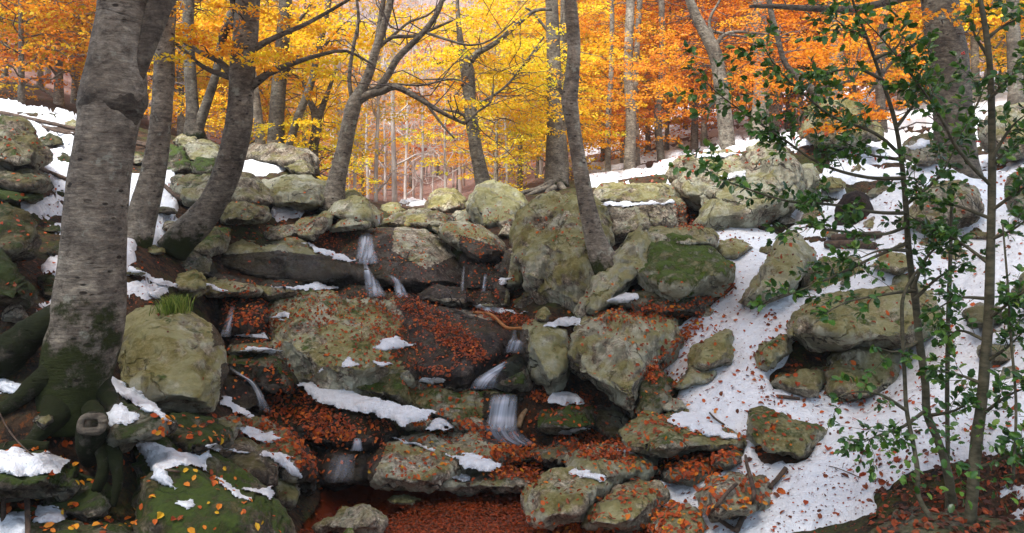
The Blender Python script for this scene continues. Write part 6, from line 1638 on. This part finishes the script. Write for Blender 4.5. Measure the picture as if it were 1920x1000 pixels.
# bare pale trees beyond the top of the fall
def grow_bare(seed, h):
    rng = np.random.default_rng(seed)
    e = empty('bare_tree', (0, 0, 0))
    n = 8; z = np.linspace(-.3, h, n)
    xy = np.cumsum(rng.normal(0, .12, (n, 2)), 0) * (z[:, None] / h)
    path = spline(np.hstack([xy, z[:, None], (h * .0085 * (1 - .9 * np.clip(z, 0, h) / h) + .008)[:, None]]), .6)
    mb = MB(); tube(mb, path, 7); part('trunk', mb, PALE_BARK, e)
    mt = MB()
    for b in range(26):
        j = int(rng.uniform(.12, .95) * (len(path) - 1)); o = path[j, :3]
        a = rng.uniform(0, 6.28); rr = rng.uniform(.8, 2.6)
        tip = o + np.array([math.cos(a) * rr, math.sin(a) * rr, rr * rng.uniform(.2, 1.1)])
        P = twig(mt, o, tip, max(.012, path[j, 3] * .45), .007, rng, 6, .35, .1, 4, 5)
        for q in range(3):
            i = rng.integers(2, 6); t2 = P[i] + rng.normal(0, .6, 3) + [0, 0, .35]
            twig(mt, P[i], t2, .010, .005, rng, 5, .3, .05, 3, 3)
    part('branches', mt, PALE_BARK, e)['kind'] = 'stuff'
    return e
BARES = [grow_bare(71, 11), grow_bare(72, 13), grow_bare(73, 9)]
ti = 0
for px, d in [(665, 30), (690, 36), (705, 28), (722, 44), (740, 33), (760, 40), (775, 50), (790, 35), (812, 44), (835, 33), (850, 52), (655, 48), (680, 56), (730, 60), (800, 64), (625, 38), (930, 34), (950, 27), (985, 40), (640, 27), (765, 70), (705, 72), (840, 68), (1015, 33), (915, 48), (970, 58)]:
    copy_tree(BARES[ti % 3], spot(px, d), rg.uniform(0, 6.28), rg.uniform(.7, 1.15), .5, rg.uniform(.8, 1.2), 'thin bare pale tree in the misty wood above the waterfalls', 'bare pale trees above the waterfalls'); ti += 1
for b in BARES:
    for c in list(b.children): bpy.data.objects.remove(c)
    bpy.data.objects.remove(b)

# the wood on the far hillside
def far_wood(name, count, pxr, dr, hue, leafy, seed, lsz=.34, spread_px=None):
    rng = np.random.default_rng(seed)
    ml, mt = MB(), MB()
    for k in range(count):
        px = rng.uniform(*pxr); d = math.exp(rng.uniform(math.log(dr[0]), math.log(dr[1])))
        b = spot(px, d); h = rng.uniform(7, 12)
        t = np.linspace(0, 1, 4)[:, None]
        path = np.hstack([b + np.hstack([rng.normal(0, .3, (4, 2)) * t, t * h]), .13 * (1 - .8 * t)])
        tube(mt, path, 4, r=rng.random(), cap=False)
        for q in range(10 if leafy < 200 else 5):
            i = rng.uniform(.25, .95); o = b + [0, 0, i * h]
            tip = o + rng.normal(0, 1.2, 3) * [1, 1, .3] + [0, 0, rng.uniform(.3, 1.6)]
            tt = np.linspace(0, 1, 3)[:, None]; P = o + (tip - o) * tt; P[1] += rng.normal(0, .15, 3)
            tube(mt, np.hstack([P, .05 - .035 * tt]), 3, cap=False)
        if leafy:
            ns = max(2, leafy // 22)
            C = b + np.stack([rng.normal(0, 1.5, ns), rng.normal(0, 1.5, ns), rng.uniform(.22, 1.0, ns) * h], -1)
            Hh = rng.normal(0, 1, (ns, 3)) * [1, 1, .2]
            c0 = len(ml.r)
            sprays(ml, C, Hh, 1.5, 22, lsz, rng, .9)
            ml.r[c0] = np.clip(ml.r[c0] * .5 + rng.normal(.25, .22), 0, 1)
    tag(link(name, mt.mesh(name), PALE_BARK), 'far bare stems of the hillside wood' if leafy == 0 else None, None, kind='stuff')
    if leafy: tag(link(name.replace('wood', 'foliage'), ml.mesh(name + '_leaves'), CROWN), kind='stuff', hue=hue)
far_wood('orange_hillside_wood', 150, (-420, 640), (44, 150), .60, 420, 91)
far_wood('rusty_hillside_wood', 190, (860, 2300), (42, 150), .66, 420, 92)
far_wood('misty_hillside_wood', 170, (600, 940), (60, 165), .82, 66, 93, .30)
# ------------------------------------------------------------------ the two hollies at the right
def holly_template(fold, wave, seed):
    rng = np.random.default_rng(seed)
    xs = np.array([0, .10, .24, .38, .52, .66, .80, .92, 1.0])
    ws = np.array([.012, .15, .29, .25, .34, .25, .25, .10, .004])
    V = []
    for i, (x, w) in enumerate(zip(xs, ws)):
        zz = wave * (1 if i % 2 else -1) * (0 < i < 8)
        bend = -.22 * x * x
        V += [[x, w, fold * w + zz + bend], [x, 0, bend], [x, -w, fold * w + zz * .8 + bend]]
    f4 = []
    for i in range(8):
        a = i * 3
        f4 += [[a, a + 1, a + 4, a + 3], [a + 1, a + 2, a + 5, a + 4]]
    return np.array(V), np.array(f4)[:, ::-1]
HT = [holly_template(.25 + .1 * k, .035 + .012 * k, k) for k in range(4)]
def grow_holly(label, stems, branches, sprigs, seed, dens):
    rng = np.random.default_rng(seed)
    base = at(stems[0][0][0], stems[0][0][1], stems[0][0][3])
    e = tag(empty('holly', base), label, 'holly')
    leaves = []      # pos, dir, normal, size, rnd
    def leafy(P, r_end, t0, per_m, side=True):
        """leaves and side shoots along a resampled branch path (rows xyz r)"""
        n = len(P)
        L = np.linalg.norm(np.diff(P[:, :3], axis=0), axis=1).sum()
        for k in range(int(L * per_m)):
            t = t0 + (1 - t0) * rng.random() ** .8
            i = min(n - 2, int(t * (n - 1)))
            p = P[i, :3]; d = P[i + 1, :3] - p; d /= np.linalg.norm(d) + 1e-9
            q = rng.normal(0, 1, 3); q -= d * (q @ d); q /= np.linalg.norm(q) + 1e-9
            dr = d * rng.uniform(.2, .8) + q * .9 + [0, 0, .1]
            add_leaf(p, dr)
    def add_leaf(p, dr):
        dr = dr / (np.linalg.norm(dr) + 1e-9)
        nn = np.array([0, -.35, 1.0]) + rng.normal(0, .5, 3)
        nn -= dr * (nn @ dr); nn /= np.linalg.norm(nn) + 1e-9
        leaves.append((p + dr * .006, dr, nn, rng.uniform(.030, .062), rng.random()))
    for st in stems:
        mb = MB()
        path = spline([list(at(x, y, d)) + [r * .70 * d / F] for x, y, r, d in st], .04)
        tube(mb, path, 12, .16, 9, seed)
        part('stem', mb, HSTEM, e)
    for br in branches:
        d0, d1, pts, kk = br
        n = len(pts)
        rows = [list(at(x, y, d0 + (d1 - d0) * i / (n - 1))) + [(5.2 - 4.4 * i / (n - 1)) * .72 * d0 / F] for i, (x, y) in enumerate(pts)]
        path = spline(rows, .03)
        mb = MB(); tube(mb, path, 7, .1, 20, seed, cap=False)
        L = np.linalg.norm(np.diff(path[:, :3], axis=0), axis=1).sum()
        for k in range(int(L * 24 * kk)):
            t = .22 + .78 * rng.random()
            i = min(len(path) - 2, int(t * (len(path) - 1)))
            p = path[i, :3]; dd = path[i + 1, :3] - p; dd /= np.linalg.norm(dd) + 1e-9
            q = rng.normal(0, 1, 3) * [1, 1, .5]; q -= dd * (q @ dd); q /= np.linalg.norm(q) + 1e-9
            ln = rng.uniform(.08, .24)
            tip = p + (dd * .75 + q * .8) * ln + [0, 0, .02]
            tt = np.linspace(0, 1, 5)[:, None]
            P = p + (tip - p) * tt; P[1:-1] += rng.normal(0, .006, (3, 3))
            sub = np.hstack([P, .0022 - .0012 * tt])
            tube(mb, sub, 4, cap=False)
            leafy(spline(sub.tolist(), .02), 0, .15, 56 * dens)
            for _ in range(3): add_leaf(P[-1], (tip - p) + rng.normal(0, .06, 3))
        leafy(path, 0, .3, 13 * dens * kk)
        for _ in range(5): add_leaf(path[-1, :3], path[-1, :3] - path[-4, :3] + rng.normal(0, .05, 3))
        part('branch', mb, HSTEM, e)
    for x, y, d, n, rp in sprigs:
        c = at(x, y, d)
        for _ in range(n):
            q = rng.normal(0, 1, 3); q /= np.linalg.norm(q)
            add_leaf(c + q * rp * d / F * rng.random() ** .5, q + [0, 0, .2])
    # the three hundred largest leaves are parts, the rest one mass
    app = np.array([l[3] / l[0][1] for l in leaves])
    px, py = proj(np.array([l[0] for l in leaves]))
    app = np.where((px > 0) & (px < 1920) & (py > 0) & (py < 1000), app, 0)
    order = np.argsort(-app)
    tm = []
    for v, f in HT:
        mb = MB(); mb.add(v, None, f, .5); me = mb.mesh('leaf'); me.materials.append(HOLLY); tm.append(me)
    mats = HOLLY
    mbs = MB()
    for rank, li in enumerate(order):
        p, dr, nn, s, r = leaves[li]
        Y = np.cross(nn, dr)
        M = np.stack([dr, Y, nn], 1)
        if rank < 300:
            o = bpy.data.objects.new('leaf', tm[rank % 4]); COL.objects.link(o)
            o.parent = e
            o.matrix_local = Matrix.Translation(Vector(p - base)) @ Matrix(M.tolist()).to_4x4() @ Matrix.Diagonal((s, s * rng.uniform(.8, 1.1), s, 1))
            o['hue'] = float(r)
        else:
            v, f = HT[rank % 4]
            mbs.add(p + (v * s) @ M.T, None, f, r)
    if mbs.n: part('foliage', mbs, HOLLY, e, hue=.5)['kind'] = 'stuff'
    return e
def berries(e, spots, seed):
    rng = np.random.default_rng(seed)
    v, f = ico(2)
    mb = MB(); mb.add(v * .0052, f); me = mb.mesh('berry'); me.materials.append(BERRY)
    for x, y, d, n in spots:
        c = at(x, y, d)
        for _ in range(n):
            o = bpy.data.objects.new('berry', me); COL.objects.link(o); o.parent = e
            o.location = Vector(c + rng.normal(0, .011, 3)) - e.location
hA = grow_holly('tall holly with the thickest straight stem near the right edge of the picture',
    [[(1818, 985, 15, 4.25), (1825, 900, 15, 4.25), (1832, 820, 14.5, 4.3), (1842, 740, 14, 4.3), (1853, 600, 12, 4.3), (1857, 480, 11, 4.3), (1860, 330, 9.5, 4.3), (1858, 160, 8, 4.25), (1850, 70, 7, 4.2), (1838, 0, 6, 4.2), (1826, -60, 5, 4.2)],
     [(1776, 960, 6, 4.6), (1777, 850, 5.5, 4.7), (1776, 740, 5.5, 4.75), (1778, 600, 5.5, 4.8), (1782, 480, 5, 4.8), (1785, 380, 4, 4.8)],
     [(1900, 900, 4, 4.0), (1905, 760, 3.5, 4.05), (1896, 640, 3.5, 4.1), (1890, 540, 3, 4.1), (1880, 420, 2, 4.1)]],
    [(4.3, 4.0, [(1858, 348), (1822, 312), (1788, 268), (1774, 240), (1745, 190), (1700, 130), (1660, 80), (1622, 40), (1590, 14)], .75),
     (4.25, 4.1, [(1857, 185), (1890, 150), (1935, 108)], 1.0), (4.2, 4.1, [(1853, 70), (1890, 44), (1945, 25)], 1.0), (4.25, 4.3, [(1855, 110), (1830, 70), (1815, 30)], .6),
     (4.3, 4.5, [(1857, 410), (1800, 388), (1750, 372), (1700, 332)], .9), (4.3, 4.0, [(1859, 395), (1920, 352), (1965, 330)], 1.0),
     (4.3, 4.5, [(1855, 495), (1800, 455), (1740, 425), (1690, 395)], 1.0), (4.3, 4.0, [(1852, 600), (1900, 562), (1955, 520)], 1.0),
     (4.3, 4.5, [(1853, 560), (1795, 560), (1740, 590)], 1.0), (4.3, 4.4, [(1842, 720), (1795, 702), (1745, 692)], 1.0), (4.3, 4.0, [(1838, 780), (1890, 742), (1945, 720)], 1.1),
     (4.25, 4.0, [(1828, 880), (1880, 860), (1935, 830)], 1.0), (4.25, 4.1, [(1858, 300), (1895, 240), (1930, 210)], 1.0), (4.3, 4.2, [(1858, 320), (1880, 290), (1915, 270)], 1.0),
     (4.3, 4.1, [(1847, 680), (1890, 650), (1930, 610)], 1.0), (4.3, 4.6, [(1850, 640), (1800, 620), (1770, 640)], .8), (4.3, 4.1, [(1856, 450), (1900, 430), (1940, 400)], 1.0), (4.3, 4.3, [(1788, 268), (1830, 200), (1850, 150)], .8)],
    [(1850, 775, 4.2, 26, 55), (1838, 815, 4.1, 14, 30), (1860, 900, 4.0, 22, 50), (1800, 910, 4.0, 14, 40)], 21, .95)
hB = grow_holly('leaning holly with two slender stems and long leafy boughs reaching over the snow',
    [[(1788, 950, 11, 4.5), (1775, 880, 11, 4.5), (1758, 825, 10.5, 4.55), (1738, 775, 10.5, 4.6), (1735, 720, 10, 4.6), (1724, 640, 9.5, 4.6), (1716, 560, 9, 4.65), (1704, 470, 8, 4.65), (1698, 380, 7, 4.6), (1690, 300, 6, 4.6), (1676, 220, 5.5, 4.55), (1650, 140, 4.5, 4.5), (1625, 70, 4, 4.4), (1600, 5, 3, 4.3), (1590, -40, 2, 4.3)],
     [(1765, 1010, 7, 4.2), (1740, 965, 7, 4.25), (1722, 930, 7, 4.3), (1720, 880, 6.5, 4.35), (1712, 830, 6, 4.4), (1700, 770, 5.5, 4.45), (1696, 700, 5, 4.5), (1692, 620, 5, 4.5), (1692, 565, 4.5, 4.5), (1705, 530, 4, 4.5), (1722, 505, 3, 4.5)]],
    [(4.6, 4.4, [(1700, 400), (1640, 398), (1560, 384), (1480, 378), (1400, 354), (1345, 332), (1322, 316)], .8), (4.6, 4.3, [(1695, 335), (1620, 332), (1540, 308), (1470, 262), (1400, 215), (1352, 180), (1318, 150)], .85),
     (4.55, 4.3, [(1688, 290), (1640, 250), (1560, 218), (1500, 170), (1455, 125), (1432, 88)], .95), (4.6, 4.4, [(1702, 455), (1640, 482), (1560, 520), (1500, 545), (1432, 572)], .5), (4.6, 4.4, [(1715, 545), (1660, 552), (1590, 566), (1545, 590)], .6),
     (4.6, 4.4, [(1735, 770), (1690, 802), (1650, 815), (1618, 830)], 1.1), (4.6, 4.5, [(1698, 385), (1760, 332), (1800, 262)], 1.0), (4.55, 4.4, [(1680, 240), (1730, 180), (1790, 150)], .9),
     (4.6, 4.4, [(1700, 425), (1650, 440), (1560, 432), (1515, 425), (1470, 440)], .6), (4.5, 4.3, [(1655, 150), (1610, 130), (1560, 135), (1520, 150)], .8), (4.6, 4.4, [(1716, 560), (1760, 520), (1800, 500)], .9),
     (4.6, 4.5, [(1724, 640), (1680, 660), (1640, 650)], .4), (4.6, 4.4, [(1740, 780), (1790, 770), (1830, 745)], .9), (4.45, 4.3, [(1700, 770), (1650, 740), (1600, 735), (1570, 745)], .35), (4.6, 4.4, [(1700, 470), (1650, 470), (1600, 490)], .6), (4.6, 4.45, [(1690, 300), (1630, 290), (1580, 265)], .9),
     (4.4, 4.3, [(1625, 70), (1590, 55), (1560, 30)], 1.2), (4.4, 4.3, [(1640, 110), (1680, 90), (1700, 50)], .6), (4.6, 4.5, [(1712, 540), (1740, 480), (1790, 440)], 1.0)],
    [(1756, 800, 4.4, 30, 45), (1772, 835, 4.3, 14, 35), (1700, 870, 4.3, 12, 30), (1595, 40, 4.3, 20, 40), (1720, 905, 4.2, 10, 35)], 22, .8)
berries(hA, [(1838, 267, 4.25, 3), (1806, 100, 4.2, 4), (1690, 105, 4.1, 3)], 1)
berries(hB, [(1612, 22, 4.3, 6), (1644, 70, 4.3, 4), (1465, 232, 4.3, 4), (1605, 290, 4.4, 5), (1745, 805, 4.4, 4), (1552, 240, 4.3, 3)], 2)

# ------------------------------------------------------------------ thin mist hanging in the wood
HAZE_D = 0.0012
m, nt = nodes_of('mist')
g = N(nt)
pv = g.new('ShaderNodeVolumePrincipled')
pv.inputs['Color'].default_value = (0.95, 0.94, 0.95, 1)
pv.inputs['Density'].default_value = HAZE_D
pv.inputs['Anisotropy'].default_value = 0.2
g.out(None, pv.outputs[0])
top = max(v_.co.z for v_ in g_me.vertices) + 4
mb = MB()
x0, x1, y0, y1, z0, z1 = -215, 215, -70, 190, -3.5, top
c8 = np.array([[x, y, z] for z in (z0, z1) for y in (y0, y1) for x in (x0, x1)], float)
mb.add(c8, None, [[0, 2, 3, 1], [4, 5, 7, 6], [0, 1, 5, 4], [2, 6, 7, 3], [0, 4, 6, 2], [1, 3, 7, 5]])
tag(link('haze', mb.mesh('haze', smooth=False), m), kind='stuff')
print('objects', len(bpy.data.objects), 'tris', sum(len(m.loop_triangles) if m.loop_triangles else sum(len(p.vertices) - 2 for p in m.polygons) for m in bpy.data.meshes))
